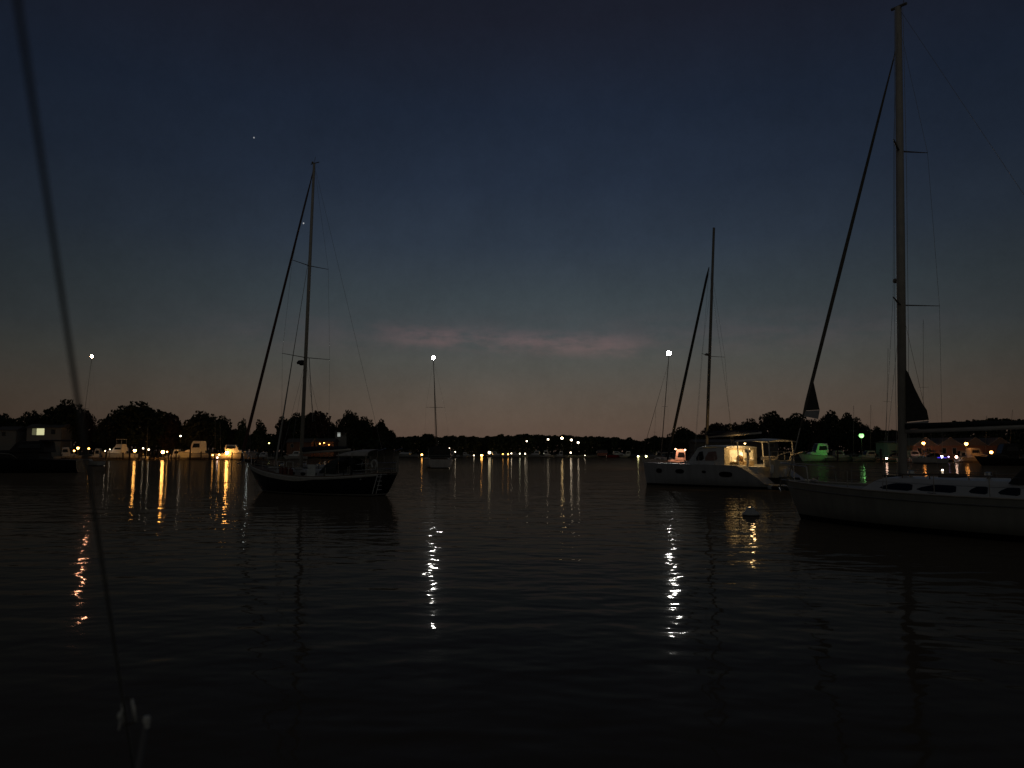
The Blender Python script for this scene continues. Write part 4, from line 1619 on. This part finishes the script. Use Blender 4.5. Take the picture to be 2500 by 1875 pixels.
# ------------------------------------------------------------------ smaller sailing boats
def sailboat(name, x, y, head_deg, L, label, mast_top, mast_r=.07, lean=0.0, light=None, hullc=None, hood=True, group='small sailing boats at their moorings', furled=True, boom=True, mastx=.1, enclosed=False):
    th = math.radians(head_deg)
    B = Boat(name, x, y, math.cos(th), math.sin(th), label, 'sailboat', group)
    r = B.root
    s = L / 10
    H = hull_fn(L, 3.3 * s, 1.35 * s, 1.0 * s, 1.0 * s, tr=.7, rake=.9 * s, over=.3 * s, draft=.4 * s)
    make_hull(r, H, hullc or hull_mat('plain_white_topsides', (0.55, 0.54, 0.5), (0.05, 0.05, 0.07), (.02, .02, .02), .04, .12), deckm, nt=18, ns=8)
    rail(r, H, 'toe_rail', teak, .025 * s, dz=.01)
    trunk(r, 'cabin', -1.8 * s, 2.4 * s, 1.1 * s, .6 * s, .95 * s, 1.4 * s, gel_dirty, .12, .6 * s)
    for sd in (1, -1):
        for xx in (-1.0, 0.2, 1.2):
            mb = MB()
            w = 1.1 + (-.5) * ((xx + 1.8) / 4.2) ** 1.5
            oval(mb, (xx * s, sd * (w * .955 + .02) * s, 1.18 * s), .3 * s, .08 * s, (0, sd, .1), .02)
            recalc(mb.build('cabin_window', glass_dk, r))
    if hood:
        mb = MB()
        rows = []
        for xx, k in ((-1.5, .1), (-1.8, .8), (-2.5, 1.0)):
            rows.append([Vector((xx * s, 1.05 * s * math.cos(math.pi * j / 10), (1.25 + .75 * k * math.sin(math.pi * j / 10) ** .5) * s)) for j in range(11)])
        mb.loft(rows, cap=False, closed=False)
        mb.build('sprayhood', canvas_nv, r, smooth=True)
        mb = MB()
        rows = [[Vector((xx * s, 1.2 * s * math.cos(math.pi * j / 10), (2.2 + .25 * math.sin(math.pi * j / 10)) * s)) for j in range(11)] for xx in (-2.8, -3.5, -4.3)]
        mb.loft(rows, cap=False, closed=False)
        mb.build('bimini', canvas_nv, r, smooth=True)
        mb = MB()
        for xx in (-2.9, -4.2):
            for sd in (1, -1):
                mb.tube([(xx * s, sd * 1.2 * s, 1.0 * s), (xx * s, sd * 1.2 * s, 2.2 * s)], .02, 5)
        mb.build('bimini_frame', steel, r)
    if enclosed:
        mb = MB()
        mb.loft([[Vector((xx * s, 1.18 * s * math.copysign(min(1, abs(math.cos(a)) ** .35), math.cos(a)), (1.15 + 1.25 * math.sin(a) ** .4) * s)) for a in [math.pi * j / 12 for j in range(13)]] for xx in (-4.3, -4.25, -2.0)], closed=True)
        recalc(mb.build('cockpit_enclosure', canvas_dk, r))
        mb = MB()
        mb.prism([(-4.33 * s, -.7 * s, 1.6 * s), (-4.33 * s, .7 * s, 1.6 * s), (-4.33 * s, .65 * s, 2.1 * s), (-4.33 * s, -.65 * s, 2.1 * s)], (.02, 0, 0))
        mb.build('clear_panel', glass_dk, r)
    mb = MB()
    for z in (.3, .6):
        mb.tube([H[0](.12, 0, 1) + Vector((0, 0, z)), H[0](0, 0, 1) + Vector((0, 0, z)), H[0](0, 0, -1) + Vector((0, 0, z)), H[0](.12, 0, -1) + Vector((0, 0, z))], .016, 5)
    for t, sd in ((0, 1), (0, -1), (.12, 1), (.12, -1)):
        mb.tube([H[0](t, 0, sd), H[0](t, 0, sd) + Vector((0, 0, .6))], .016, 5)
    mb.build('stern_rail', steel, r)
    foot = Vector((mastx * L, 0, 1.4 * s))
    c, si = math.cos(-th), math.sin(-th)
    head = B.L(*mast_top) if abs(math.sin(th)) < .8 else None
    if head is None:
        # boat points at or away from the camera: keep the mast head at its picture column
        w = at(mast_top[0], mast_top[1], y + foot.x * math.sin(th))
        v = w - B.o
        head = Vector((v.x * c - v.y * si, v.x * si + v.y * c, v.z))
    spar(r, 'mast', [foot, foot.lerp(head, .5), head], [mast_r, mast_r * .9, mast_r * .7], alu_dk)
    p = foot.lerp(head, .5)
    mb = MB()
    for sd in (1, -1):
        mb.tube([p, p + Vector((0, sd * 1.1 * s, .03))], [.035, .02], 5)
    mb.build('spreader', alu_dk, r)
    if boom:
        spar(r, 'boom', [foot + Vector((-.1, 0, .8 * s)), foot + Vector((-3.6 * s, 0, .95 * s))], .06, alu)
        spar(r, 'stowed_mainsail', [foot + Vector((-.15, 0, .98 * s)), foot + Vector((-3.4 * s, 0, 1.08 * s))], [.14, .08], canvas_nv)
    if furled:
        bw = H[0](1, 0, 1) + Vector((-.1, 0, .1))
        tp = foot.lerp(head, .93)
        spar(r, 'furled_jib', [bw, bw.lerp(tp, .08), bw.lerp(tp, .5), tp], [.02, .05, .045, .015], sail_dk, 6)
    mb = MB()
    for sd in (1, -1):
        mb.tube([H[0](.55, 0, sd), p + Vector((0, sd * 1.1 * s, .03)), head], .006, 4)
    mb.tube([head, Vector((-L / 2, 0, 1.0 * s))], .006, 4)
    mb.build('standing_rigging', wire_m, r)
    if light:
        rr, col, LL = light
        mb = MB()
        mb.lathe(head, [(.05, 0), (rr * .95, .06), (rr * 1.0, .10), (.05, .12)], 12)
        mb.build('light_shield', alu_dk, r)  # base disc widened to keep the light off the mast below
        mb = MB()
        mb.sphere(head + Vector((0, 0, .12 + rr)), rr, 12, 10)
        mb.build('anchor_light', emit('anchor_light', col, LL), r, smooth=True)
    return B


p = at(1060, 1143, 125)
sailboat('moored_yacht', p.x, 131, 98, 14.5, 'small yacht seen from astern, dark canvas over pale transom, white light on its mast', (1058, 879), .08, light=(.30, (1, .97, .9), 300), mastx=.08, enclosed=True, hullc=hull_mat('bright_white_topsides', (0.9, 0.89, 0.85), (0.03, 0.03, 0.03), (.02, .02, .02), .03, .16))
p = at(1626, 1120, 150)
sailboat('moored_yacht', p.x, 150, 140, 11, 'yacht mostly hidden behind the catamaran bow, brightest white anchor light on its mast', (1633, 869), .09, light=(.42, (1, .97, .9), 300))
p = at(200, 1135, 148)
sailboat('moored_yacht', p.x, 148, 165, 9.0, 'low small yacht by the dark cruiser with an orange masthead light', (224, 875), .035, light=(.26, (1, .42, .22), 200), hood=False, furled=False)
MG = 'bare masted yachts berthed along the shores'
for (px, D, top, hd, L, lab) in (
        (356, 276, (361, 1043), 100, 8, 'berthed yacht with a thin pale mast left of the middle orange dock lamp'),
        (521, 282, (525, 1013), 80, 10, 'berthed yacht whose mast is the taller of the two in front of the domed tree'),
        (536, 284, (537, 1028), 80, 8, 'berthed yacht whose mast is the shorter of the two in front of the domed tree'),
        (609, 282, (611, 1050), 95, 8, 'berthed yacht with short mast beside the cool white lamp'),
        (1118, 415, (1119, 1070), 95, 9, 'far berthed yacht left of the yellow orange far lamp, mast against the wood'),
        (1137, 415, (1138, 1072), 85, 9, 'far berthed yacht, second mast left of the yellow orange far lamp'),
        (1600, 330, (1601, 1000), 120, 10, 'faint masted yacht left of the mast with the right white anchor light'),
        (2085, 220, (2084, 990), 75, 10, 'berthed yacht whose thin mast stands left above the green lamp'),
        (2128, 222, (2126, 988), 80, 11, 'berthed yacht whose mast stands right above the green lamp'),
        (2170, 215, (2168, 850), 100, 12, 'berthed yacht with the faint mast just left of the tall near mast'),
        (2262, 182, (2254, 780), 96, 12, 'berthed yacht whose slim mast rises just right of the tall near mast'),
        (2410, 205, (2409, 1015), 90, 9, 'berthed yacht with a mast in front of the right wooded ridge'),
        (2470, 200, (2472, 1000), 95, 10, 'berthed yacht with a mast near the right edge of the picture')):
    p = at(px, 1120, D)
    sailboat('berthed_yacht', p.x, D, hd, L, lab, top, .05, group=MG, furled=False, hood=(L > 9))


# ------------------------------------------------------------------ motor boats
def motorboat(x, y, head_deg, L, label, top=2.4, hullm=None, cab=gel, fly=False, name='motor_cruiser', group='motor boats along the docks', glow=None, hard=False, power=None, fbk=1.0):
    th = math.radians(head_deg)
    B = Boat(name, x, y, math.cos(th), math.sin(th), label, 'motorboat', group)
    r = B.root
    s = L / 9
    H = hull_fn(L, 3.0 * s, 1.55 * s * fbk, 1.15 * s * fbk, 1.05 * s * fbk, tr=.92, rake=1.3 * s, over=0, draft=.35 * s, tmax=.35, flare=.82)
    make_hull(r, H, hullm or hull_mat('motorboat_topsides', (0.6, 0.58, 0.53), (0.04, 0.05, 0.09), (.02, .02, .02), .05, .12), deckm, nt=18, ns=8)
    rail(r, H, 'rubbing_strake', black, .04 * s, s=.05, out=.01)
    z0 = 1.1 * s * fbk
    trunk(r, 'cabin', -1.6 * s, 2.6 * s, 1.2 * s, .7 * s, z0, z0 + .75 * s, cab, .12, .9 * s)
    trunk(r, 'wheelhouse', -1.9 * s, .9 * s, 1.15 * s, 1.0 * s, z0 + .6 * s, top, cab, .14, .7 * s)
    hh = top - (z0 + .75 * s)
    for sd in (1, -1):
        mb = MB()
        w = lambda z: sd * (1.15 * s * (1 - .1 * (z - z0 - .6 * s) / max(.1, top - z0 - .6 * s)) + .02)
        za, zb2 = z0 + .75 * s + .25 * hh, z0 + .75 * s + .72 * hh
        mb.prism([(-1.6 * s, w(za), za), (.2 * s, w(za) * .95, za), (-.05 * s, w(zb2) * .95, zb2), (-1.55 * s, w(zb2), zb2)], (0, sd * .03, 0))
        recalc(mb.build('side_window', glass_dk, r))
    mb = MB()
    za, zb2 = z0 + .8 * s, top - .1
    mb.prism([(.82 * s, -.8 * s, za), (.82 * s, .8 * s, za), (.28 * s, .75 * s, zb2), (.28 * s, -.75 * s, zb2)], (.05, 0, .02))
    recalc(mb.build('windscreen', glass_dk, r))
    mb = MB()
    for sd in (1, -1):
        mb.tube([H[0](.5, 0, sd) + Vector((0, 0, .0)), H[0](.55, 0, sd) + Vector((0, 0, .5)), H[0](.8, 0, sd) + Vector((0, 0, .55)), H[0](1, 0, sd) + Vector((0, 0, .6))], .02, 5)
        mb.tube([H[0](.75, 0, sd), H[0](.75, 0, sd) + Vector((0, 0, .55))], .02, 5)
    mb.build('bow_rail', steel, r)
    if hard:
        mb = MB()
        rows = [[Vector((xx * s, 1.2 * s * math.cos(math.pi * j / 10), top + .1 + .12 * math.sin(math.pi * j / 10))) for j in range(11)] for xx in (-4.1, -3, -1.5)]
        rows2 = [[p + Vector((0, 0, -.06)) for p in q] for q in rows]
        mb.loft(rows, cap=False, closed=False)
        mb.loft(rows2, cap=False, closed=False)
        mb.build('cockpit_awning', cab, r)
        mb = MB()
        for sd in (1, -1):
            mb.tube([(-4.0 * s, sd * 1.15 * s, 1.0 * s), (-4.0 * s, sd * 1.15 * s, top + .1)], .03, 5)
        mb.build('awning_post', steel, r)
    if fly:
        trunk(r, 'flybridge', -1.7 * s, .2 * s, 1.0 * s, .8 * s, top + .03, top + .6 * s, cab, .05, .3 * s)
        mb = MB()
        mb.box(-1.7 * s, -.2 * s, -1.0 * s, 1.0 * s, top + 1.75 * s, top + 1.82 * s)
        for xx in (-1.6, -.3):
            for sd in (1, -1):
                mb.tube([(xx * s, sd * .9 * s, top + .5 * s), (xx * s, sd * .9 * s, top + 1.76 * s)], .03, 5)
        mb.build('flybridge_canopy', cab, r)
    if power:
        glow_light(r, (0, 2.2, 3.6), power[1], power[0], .2)  # added fill light off the boat's side, brightens cabin and hull
    if glow:
        for (xx, yy, zz, rr, col, LL) in glow:
            mb = MB()
            mb.sphere((xx, yy, zz), rr, 8, 6)
            mb.build('deck_lamp', emit('deck_lamp_light', col, LL), r, smooth=True)
    return B


def mpx(px, D):
    return at(px, 1115, D).x


DKH = hull_mat('dark_cruiser_topsides', (0.02, 0.02, 0.022), (0.03, 0.03, 0.03), (.015, .012, .01), .03, .1)
DKC = mat('dark_cabin_canvas', (0.025, 0.022, 0.02), .8, var=.3)
LG = 'motor boats along the left docks'
b = motorboat(mpx(62, 98), 98, 188, 13.5, 'large dark canvas covered cruiser cut by the left edge', 3.9, DKH, DKC, hard=True, group=LG)
motorboat(mpx(283, 280), 281, 172, 13.5, 'cream flybridge cruiser glowing orange, left of the first strong dock lamp', 4.6, fly=True, fbk=1.3, group=LG)
motorboat(mpx(475, 278), 279, 168, 14.5, 'white cabin cruiser with a high arched cabin top left of the right strong dock lamp', 6.6, fbk=1.3, group=LG)
motorboat(mpx(575, 277), 277, 5, 15.5, 'white cruiser with long low bow pointing right, behind the right strong dock lamp', 5.2, fbk=1.15, group=LG)
motorboat(mpx(425, 284), 285, 185, 8, 'small white boat between the middle and right strong dock lamps', 3.6, group=LG)
motorboat(mpx(165, 283), 284, 0, 10, 'white boat half hidden behind the end of the dark cruiser', 4.4, group=LG)
motorboat(mpx(232, 284), 285, 180, 7, 'small white boat under the pile lamp, left of the flybridge cruiser', 4.0, group=LG)
motorboat(mpx(640, 285), 285, 180, 8, 'small pale boat seen above the bow of the dark yacht', 2.6, group=LG)
motorboat(mpx(720, 292), 292, 180, 9, 'low white boat behind the foredeck of the dark yacht', 3.0, group=LG)
FG = 'motor boats along the far shore'
motorboat(mpx(990, 400), 402, 175, 13, 'long low white boat right of the stern of the dark yacht', 2.6, group=FG)
motorboat(mpx(1100, 415), 416, 175, 8, 'small pale boat on the far shore right of the small moored yacht', 3.0, group=FG)
motorboat(mpx(1137, 414), 416, 5, 8, 'small dark pale topped boat left of the golden reflection', 2.6, group=FG)
motorboat(mpx(1210, 414), 416, 5, 9, 'white boat lit warm beside the largest far lamp', 3.0, group=FG)
motorboat(mpx(1232, 414), 415, 175, 7, 'small boat under the warm pair of far lights', 2.4, group=FG)
motorboat(mpx(1258, 413), 415, 0, 9, 'greenish grey boat right of the warm pair of far lights', 2.6, group=FG)
motorboat(mpx(1308, 411), 413, 170, 10, 'pale greenish boat with sloping bow under the pale far light', 3.4, group=FG)
motorboat(mpx(1336, 408), 410, 5, 8, 'grey arched boat under the second tall street lamp', 3.6, group=FG)
motorboat(mpx(1368, 404), 406, 175, 7, 'small grey boat under the biggest tall street lamp', 3.2, group=FG)
REDH = hull_mat('red_boat_topsides', (0.45, 0.03, 0.03), (0.3, 0.3, 0.28), (.3, .02, .02), .05, .1)
motorboat(mpx(1510, 378), 380, 5, 11, 'red hulled boat with a bright white light and pink reflection', 3.0, hullm=REDH, group=FG)
motorboat(mpx(1532, 374), 376, 175, 8, 'small white boat right beside the red hulled boat', 3.2, group=FG)
motorboat(mpx(1612, 338), 339, 10, 7, 'small bright white boat left of the lit cream boat', 2.8, group=FG)
RG = 'motor boats along the right shore'
DIMH = hull_mat('dim_grey_topsides', (0.22, 0.22, 0.2), (0.04, 0.05, 0.07), (.02, .02, .02), .05, .12)
DIMC = mat('dull_grey_cabin', (0.24, 0.23, 0.21), .6, var=.2)
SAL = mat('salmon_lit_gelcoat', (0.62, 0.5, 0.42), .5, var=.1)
motorboat(mpx(1658, 120), 122, 195, 5.8, 'small lit cream boat glowing pink behind the catamaran foredeck', 3.0, cab=SAL, group=RG,
          glow=((.4, .55, 3.05, .10, (1, .6, .3), 12), (-.9, 1.2, 2.9, .12, (1, .65, .35), 12)), fbk=1.3, power=(320, (1, .44, .26)))
motorboat(mpx(2000, 216), 217, 187, 11.5, 'white cruiser lit green right of the catamaran cockpit', 5.0, group=RG, fbk=1.2)
motorboat(mpx(2060, 214), 216, 0, 9, 'dim low cruiser between the green lit cruiser and the green lamp', 3.0, hullm=DIMH, cab=DIMC, group=RG)
motorboat(mpx(2125, 212), 214, 185, 9, 'dim cruiser below and right of the green lamp', 3.0, hullm=DIMH, cab=DIMC, group=RG)
motorboat(mpx(2240, 203), 204, 5, 9, 'pale boat with a faint warm cabin right of the tall near mast', 3.0, hullm=DIMH, cab=DIMC, group=RG)
motorboat(mpx(2350, 204), 205, 180, 6, 'boat below the pinkish quay lamp', 3.0, hullm=DIMH, cab=DIMC, group=RG)
motorboat(mpx(2390, 196), 197, 0, 10, 'boat in front of the restaurant, left of its lowest orange lamp', 3.6, hullm=DIMH, cab=DIMC, group=RG)
motorboat(mpx(2460, 150), 151, 175, 11, 'large dim cruiser near the right edge before the restaurant', 4.2, hullm=DKH, cab=DKC, group=RG)


# ------------------------------------------------------------------ dinghies and buoy
def dinghy(name, p, head_deg, L, tubem, label, motor=True, rot=0):
    th = math.radians(head_deg)
    B = Boat(name, p.x, p.y, math.cos(th), math.sin(th), label, 'dinghy', 'dinghies at the catamaran stern')
    r = B.root
    rr = L * .065
    w = L * .23
    mb = MB()
    pts = [(-L / 2, w, rr * .9), (0, w * 1.02, rr), (L * .28, w * .85, rr * 1.15), (L * .45, w * .35, rr * 1.5), (L * .48, 0, rr * 1.6), (L * .45, -w * .35, rr * 1.5), (L * .28, -w * .85, rr * 1.15), (0, -w * 1.02, rr), (-L / 2, -w, rr * .9)]
    mb.tube(pts, [rr * .7] + [rr] * 7 + [rr * .7], 10)
    mb.build('buoyancy_tube', tubem, r, smooth=True)
    mb = MB()
    mb.box(-L * .42, L * .3, -w, w, .03, .1)
    mb.box(-L * .42, -L * .39, -w, w, .05, rr * 2.2)
    mb.box(-.1, .15, -w, w, rr * 1.5, rr * 1.7)
    mb.build('floor', gel_dirty, r)
    if motor:
        mb = MB()
        q = Vector((-L * .45, 0, rr * 3.6))
        mb.loft([[q + Vector((dx * k, dy * k, z)) for dx, dy in ((-.2, -.13), (.18, -.13), (.18, .13), (-.2, .13))] for z, k in ((-.15, .8), (0, 1.05), (.2, 1.0), (.3, .6))])
        mb.tube([q, q + Vector((-.05, 0, -.9))], .06, 6)
        mb.build('outboard_motor', black, r)
    return B


dinghy('rigid_dinghy', at(1948, 1179, 64), 165, 3.0, gel, 'white dinghy floating right of the catamaran stern', motor=False)
dinghy('inflatable_dinghy', at(1914, 1197, 53.0), 120, 2.4, mat('dark_covered_tubes', (0.02, .018, .015), .7), 'dark inflatable dinghy with outboard motor tied at the catamaran stern')

p = at(1833, 1256, 31.3)
e = empty('mooring_buoy', (p.x, p.y, 0), 0, 'pale round mooring buoy floating below the catamaran stern', 'buoy')
mb = MB()
mb.lathe((0, 0, 0), [(.1, -.25), (.30, -.1), (.34, .0), (.335, .03)], 20)
mb.build('buoy_base', black, e, smooth=True)
mb = MB()
mb.lathe((0, 0, 0), [(.335, .03), (.34, .06), (.30, .13), (.2, .2), (.16, .3), (.12, .33), (.02, .34)], 20)
mb.build('float', mat('buoy_white', (.6, .62, .58), .5, var=.15), e, smooth=True)
mb = MB()
for k in range(10):
    a, b2 = math.pi * k / 10, math.pi * (k + 1) / 10
    mb.tube([(.07 * math.cos(a), 0, .33 + .07 * math.sin(a)), (.07 * math.cos(b2), 0, .33 + .07 * math.sin(b2))], .012, 5)
mb.build('mooring_ring', steel, e)


# ------------------------------------------------------------------ docks and piles
def dock(px0, px1, D0, D1, label, z=.75, w=2.2):
    a, b2 = at(px0, 1115, D0), at(px1, 1115, D1)
    d = Vector((b2.x - a.x, b2.y - a.y, 0))
    L = d.length
    e = empty('dock', (a.x, a.y, 0), math.atan2(d.y, d.x), label, 'dock', 'timber docks')
    mb = MB()
    n = int(L / .3)
    for i in range(n):
        mb.box(i * .3, i * .3 + .27, 0, w, z - .06, z)
    mb.build('deck_planks', plank, e)
    mb = MB()
    mb.box(0, L, .1, .3, z - .4, z - .065)
    mb.box(0, L, w - .3, w - .1, z - .4, z - .065)
    mb.build('beam', wood_dk, e)
    k = int(L / 8) + 1
    for i in range(k):
        for yy in (.0, w):
            mb = MB()
            mb.tube([(i * L / max(1, k - 1), yy, -1), (i * L / max(1, k - 1), yy, z + (.25 if yy else .1))], .14, 7)
            mb.build('pile', wood_dk, e)
    return e


dock(150, 420, 276, 275, 'long timber dock under the left orange lamps')
dock(430, 640, 275, 276, 'timber dock under the right strong orange lamp')
dock(1150, 1260, 418, 418, 'far timber dock by the golden reflection')
dock(2140, 2460, 208, 198, 'timber quay in front of the waterside restaurant', z=1.0, w=3)
PG = 'mooring piles standing in the water'
for (px, D, h, lab) in ((316, 262, 4.2, 'dark pile with a pointed cap in front of the orange flybridge cruiser'),
                        (259, 266, 2.9, 'pile under the small white pile lamp'),
                        (355, 266, 2.6, 'pile left of the middle strong dock lamp'),
                        (366, 265, 3.0, 'second pile left of the middle strong dock lamp'),
                        (412, 266, 3.2, 'pile just right of the middle strong dock lamp'),
                        (418, 268, 2.6, 'shorter pile right of the middle strong dock lamp'),
                        (464, 262, 4.6, 'tall pile in front of the white cruiser with the arched top'),
                        (511, 262, 6.6, 'tallest dark pile between the two white cruisers'),
                        (566, 266, 2.4, 'short pile right of the right strong dock lamp'),
                        (630, 266, 3.6, 'pile beside the bow of the dark yacht'),
                        (300, 268, 2.2, 'short pile left of the strong dock lamp by the flybridge cruiser'),
                        (340, 268, 2.8, 'pile just right of the strong dock lamp by the flybridge cruiser'),
                        (376, 269, 2.4, 'third pile left of the middle strong dock lamp'),
                        (386, 270, 3.4, 'pile touching the left side of the middle strong dock lamp'),
                        (430, 268, 2.9, 'pile under the high white lamp in the trees'),
                        (491, 268, 2.5, 'pile before the stern of the white cruiser with the arched top'),
                        (524, 266, 2.7, 'pile among the small orange lamps left of the right strong one'),
                        (592, 268, 2.6, 'pile in front of the long low bow of the right white cruiser'),
                        (2151, 195, 3.0, 'pile left of the pinkish quay lamp'),
                        (2213, 193, 3.0, 'pile right of the tall near mast'),
                        (2045, 205, 2.6, 'pile right of the green lit cruiser')):
    p = at(px, 1115, D)
    e = empty('mooring_pile', (p.x, D, 0), 0, lab, 'pile', PG)
    mb = MB()
    mb.tube([(0, 0, -1), (0, 0, h)], [.26, .22], 8)
    mb.build('shaft', wood_dk, e)
    mb = MB()
    mb.lathe((0, 0, h), [(.34, -.04), (.34, .06), (.03, .5)], 8)
    mb.build('cap', wood_dk, e)


# ------------------------------------------------------------------ buildings
def house(px0, px1, D, eave_py, ridge_py, label, wm, name='house', windows=(), depth=8, gables=1, lit=None, base=0.9, cat='building', porch=False):
    a, b2 = at(px0, eave_py, D), at(px1, eave_py, D)
    zr = at(px0, ridge_py, D).z
    ze = a.z
    W = b2.x - a.x
    e = empty(name, ((a.x + b2.x) / 2, D, base), 0, label, cat)
    mb = MB()
    mb.box(-W / 2, W / 2, 0, depth, 0, ze - base)
    mb.build('wall', wm, e)
    gw = W / gables
    for g in range(gables):
        x0 = -W / 2 + g * gw
        mb = MB()
        if gables > 1:   # gable ends face the water
            mb.prism([(x0 - .2 + .05, -.5, ze - base), (x0 + gw + .15, -.5, ze - base), (x0 + gw / 2, -.5, zr - base)], (0, depth + .8, 0))
        else:
            mb.prism([(x0 - .4, -.5, ze - base), (x0 - .4, depth + .5, ze - base), (x0 - .4, depth / 2, zr - base)], (gw + .8, 0, 0))
        o = recalc(mb.build('roof', roof_m, e))
        if gables > 1:
            mb = MB()
            mb.tube([(x0, -.56, ze - base + .02), (x0 + gw / 2, -.56, zr - base + .05), (x0 + gw, -.56, ze - base + .02)], .09, 4)
            mb.build('gable_trim', wall_w, e)
    for (wx0, wx1, wy0, wy1, em) in windows:
        p, q = at(wx0, wy0, D), at(wx1, wy1, D)
        X0, X1, Z1, Z0 = p.x - e.location.x, q.x - e.location.x, p.z - base, q.z - base
        mb = MB()
        for bx in ((X0 - .12, X1 + .12, Z1, Z1 + .12), (X0 - .12, X1 + .12, Z0 - .12, Z0), (X0 - .12, X0, Z0, Z1), (X1, X1 + .12, Z0, Z1)):
            mb.box(bx[0], bx[1], -.08, -.003, bx[2], bx[3])
        f = mb.build('window', wall_w, e)
        mb = MB()
        mb.box(X0, X1, -.03, -.004, Z0, Z1)
        mb.build('pane', em or glass_dk, f)
    return e


LITW = emit('lit_window_pale', (.95, .92, .5), .62)
LITD = emit('lit_window_dim', (.6, .6, .3), .12)
house(66, 150, 292, 1044, 1034, 'low white shore house with one bright pale yellow window, above the dark cruiser', wall_w,
      windows=((90, 108, 1046, 1062, LITW), (79, 88, 1046, 1062, LITD), (125, 135, 1048, 1060, None)))
house(-10, 40, 294, 1050, 1040, 'small dim house at the left edge behind the dark cruiser', wall_w, windows=((5, 14, 1054, 1064, None),))
house(818, 846, 318, 1058, 1046, 'small pale house among the trees right of the dark yacht mast', wall_w, windows=((824, 831, 1056, 1066, emit('lit_window_cool', (.7, .75, .7), .35)),))
house(700, 760, 304, 1080, 1070, 'low reddish boathouse behind the foredeck of the dark yacht', wall_b, windows=((710, 716, 1084, 1092, None),))
house(760, 815, 308, 1078, 1070, 'low brown dock house under the orange lamp cluster', wall_b, windows=((765, 770, 1082, 1090, None), (775, 780, 1082, 1090, None)))
house(2228, 2470, 206, 1088, 1068, 'waterside restaurant with a row of low gables glowing orange', wall_b, name='restaurant', gables=4, depth=10,
      windows=((2240, 2250, 1094, 1108, None), (2262, 2272, 1094, 1108, None), (2300, 2310, 1094, 1108, None), (2325, 2335, 1094, 1108, None), (2370, 2380, 1094, 1108, None), (2440, 2450, 1094, 1108, None)))
house(2167, 2208, 214, 1081, 1076, 'square boat shed lit green left of the tall near mast', wall_g, name='boat_shed', depth=7, windows=((2196, 2204, 1088, 1100, None),))
house(1700, 1900, 250, 1080, 1072, 'long dim marina shed behind the catamaran', roof_m, name='marina_shed', depth=10, windows=((1880, 1890, 1084, 1092, None),))
house(1460, 1482, 395, 1106, 1098, 'tiny boathouse left of the red boat on the far shore', wall_b, name='boathouse', depth=5)


# ------------------------------------------------------------------ the photographer's own boat: stay fittings and stern corner
def own_boat():
    D = 1.35
    a = at(92, 330, .50)
    b2 = at(308, 1762, 1.6)
    fit = at(309, 1725, D)
    dirv = (b2 - a).normalized()
    deck_z = 1.05
    foot = b2 + dirv * ((deck_z - b2.z) / dirv.z)
    topd = 16.0
    top = b2 - dirv * ((b2.z - topd) / dirv.z) * -1 if False else b2 + dirv * ((topd - b2.z) / dirv.z)
    root = empty('own_yacht', (0, 0, 0), 0, 'the boat the picture was taken from: dark stay with bright turnbuckle at lower left', 'sailboat')
    # hull and deck under the camera
    mb = MB()
    rows = []
    for i in range(13):
        t = i / 12
        y = 2.85 - 11.5 * t
        x0 = -2.2 + .4 * t ** 2
        w = 1.6 * (1 - (1 - t) ** 3 * .0) * (1 - t ** 3 * .8)
        cx = -.3
        rows.append([Vector((cx - w, y, deck_z)), Vector((cx - w * .93, y, 0)), Vector((cx - w * .5, y, -.4)), Vector((cx + w * .5, y, -.4)), Vector((cx + w * .93, y, 0)), Vector((cx + w, y, deck_z))])
    mb.loft(rows)
    recalc(mb.build('hull', mat('own_hull_dark', (0.02, .02, .025), .5), root))
    mb = MB()
    mb.tube([(-1.9, 2.83, deck_z + .03), (1.3, 2.83, deck_z + .03)], .03, 6)
    mb.build('toe_rail', teak, root)
    spar(root, 'stay', [foot, b2, a, top], [.0030, .0030, .0018, .0018], mat('stay_cover', (0.4, .4, .36), .7), 10)
    # turnbuckle: two bright side rods, joined at head and foot
    m2 = mat('bright_steel', (.95, .93, .82), .35, .15, .02)
    up = -dirv if dirv.z < 0 else dirv
    sidev = up.cross(Vector((0, 1, 0))).normalized()
    h0, h1 = at(301, 1770, 1.56), at(299, 1709, 1.56)
    g0, g1 = at(332, 1763, 1.56), at(322, 1706, 1.56)
    for name, q0, q1 in (('turnbuckle_rod', h0, h1), ('turnbuckle_rod', g0, g1)):
        spar(root, name, [q0, q0.lerp(q1, .5), q1], [.0022, .0036, .0022], m2, 8)
    mb = MB()
    mb.tube([h1, h1.lerp(g1, .5) + Vector((0, 0, .004)), g1], .0022, 6)
    mb.tube([h0, h0.lerp(g0, .5), g0], .0022, 6)
    mb.build('turnbuckle_body', mat('dark_bronze', (.08, .07, .05), .5, .3), root)
    mb = MB()
    q = at(293, 1748, 1.55)
    mb.sphere(q, .0050, 10, 8, 1.6)
    mb.tube([at(294, 1760, 1.55), at(292, 1772, 1.55), at(290, 1782, 1.55)], [.0024, .0024, .0016], 6)
    mb.build('snap_shackle', m2, root)
    # stanchion with its cap, lower in the frame
    q = at(358, 1758, 1.5)
    low = at(338, 1874, 1.5)
    ft = q + (low - q) * ((deck_z - q.z) / (low.z - q.z))
    m3 = mat('dull_steel', (.18, .17, .16), .5, .5, .1)
    spar(root, 'stanchion', [ft, q], .0065, m3, 8)
    mb = MB()
    mb.lathe(q, [(.006, -.014), (.007, 0), (.006, .006), (.002, .008)], 10)
    mb.build('stanchion_cap', m2, root)
    # lifeline running off to the right along the stern
    spar(root, 'lifeline', [q + Vector((0, 0, -.09)), q + Vector((.45, -.18, -.10)), q + Vector((1.6, -.4, -.11))], .002, m3, 6)


own_boat()
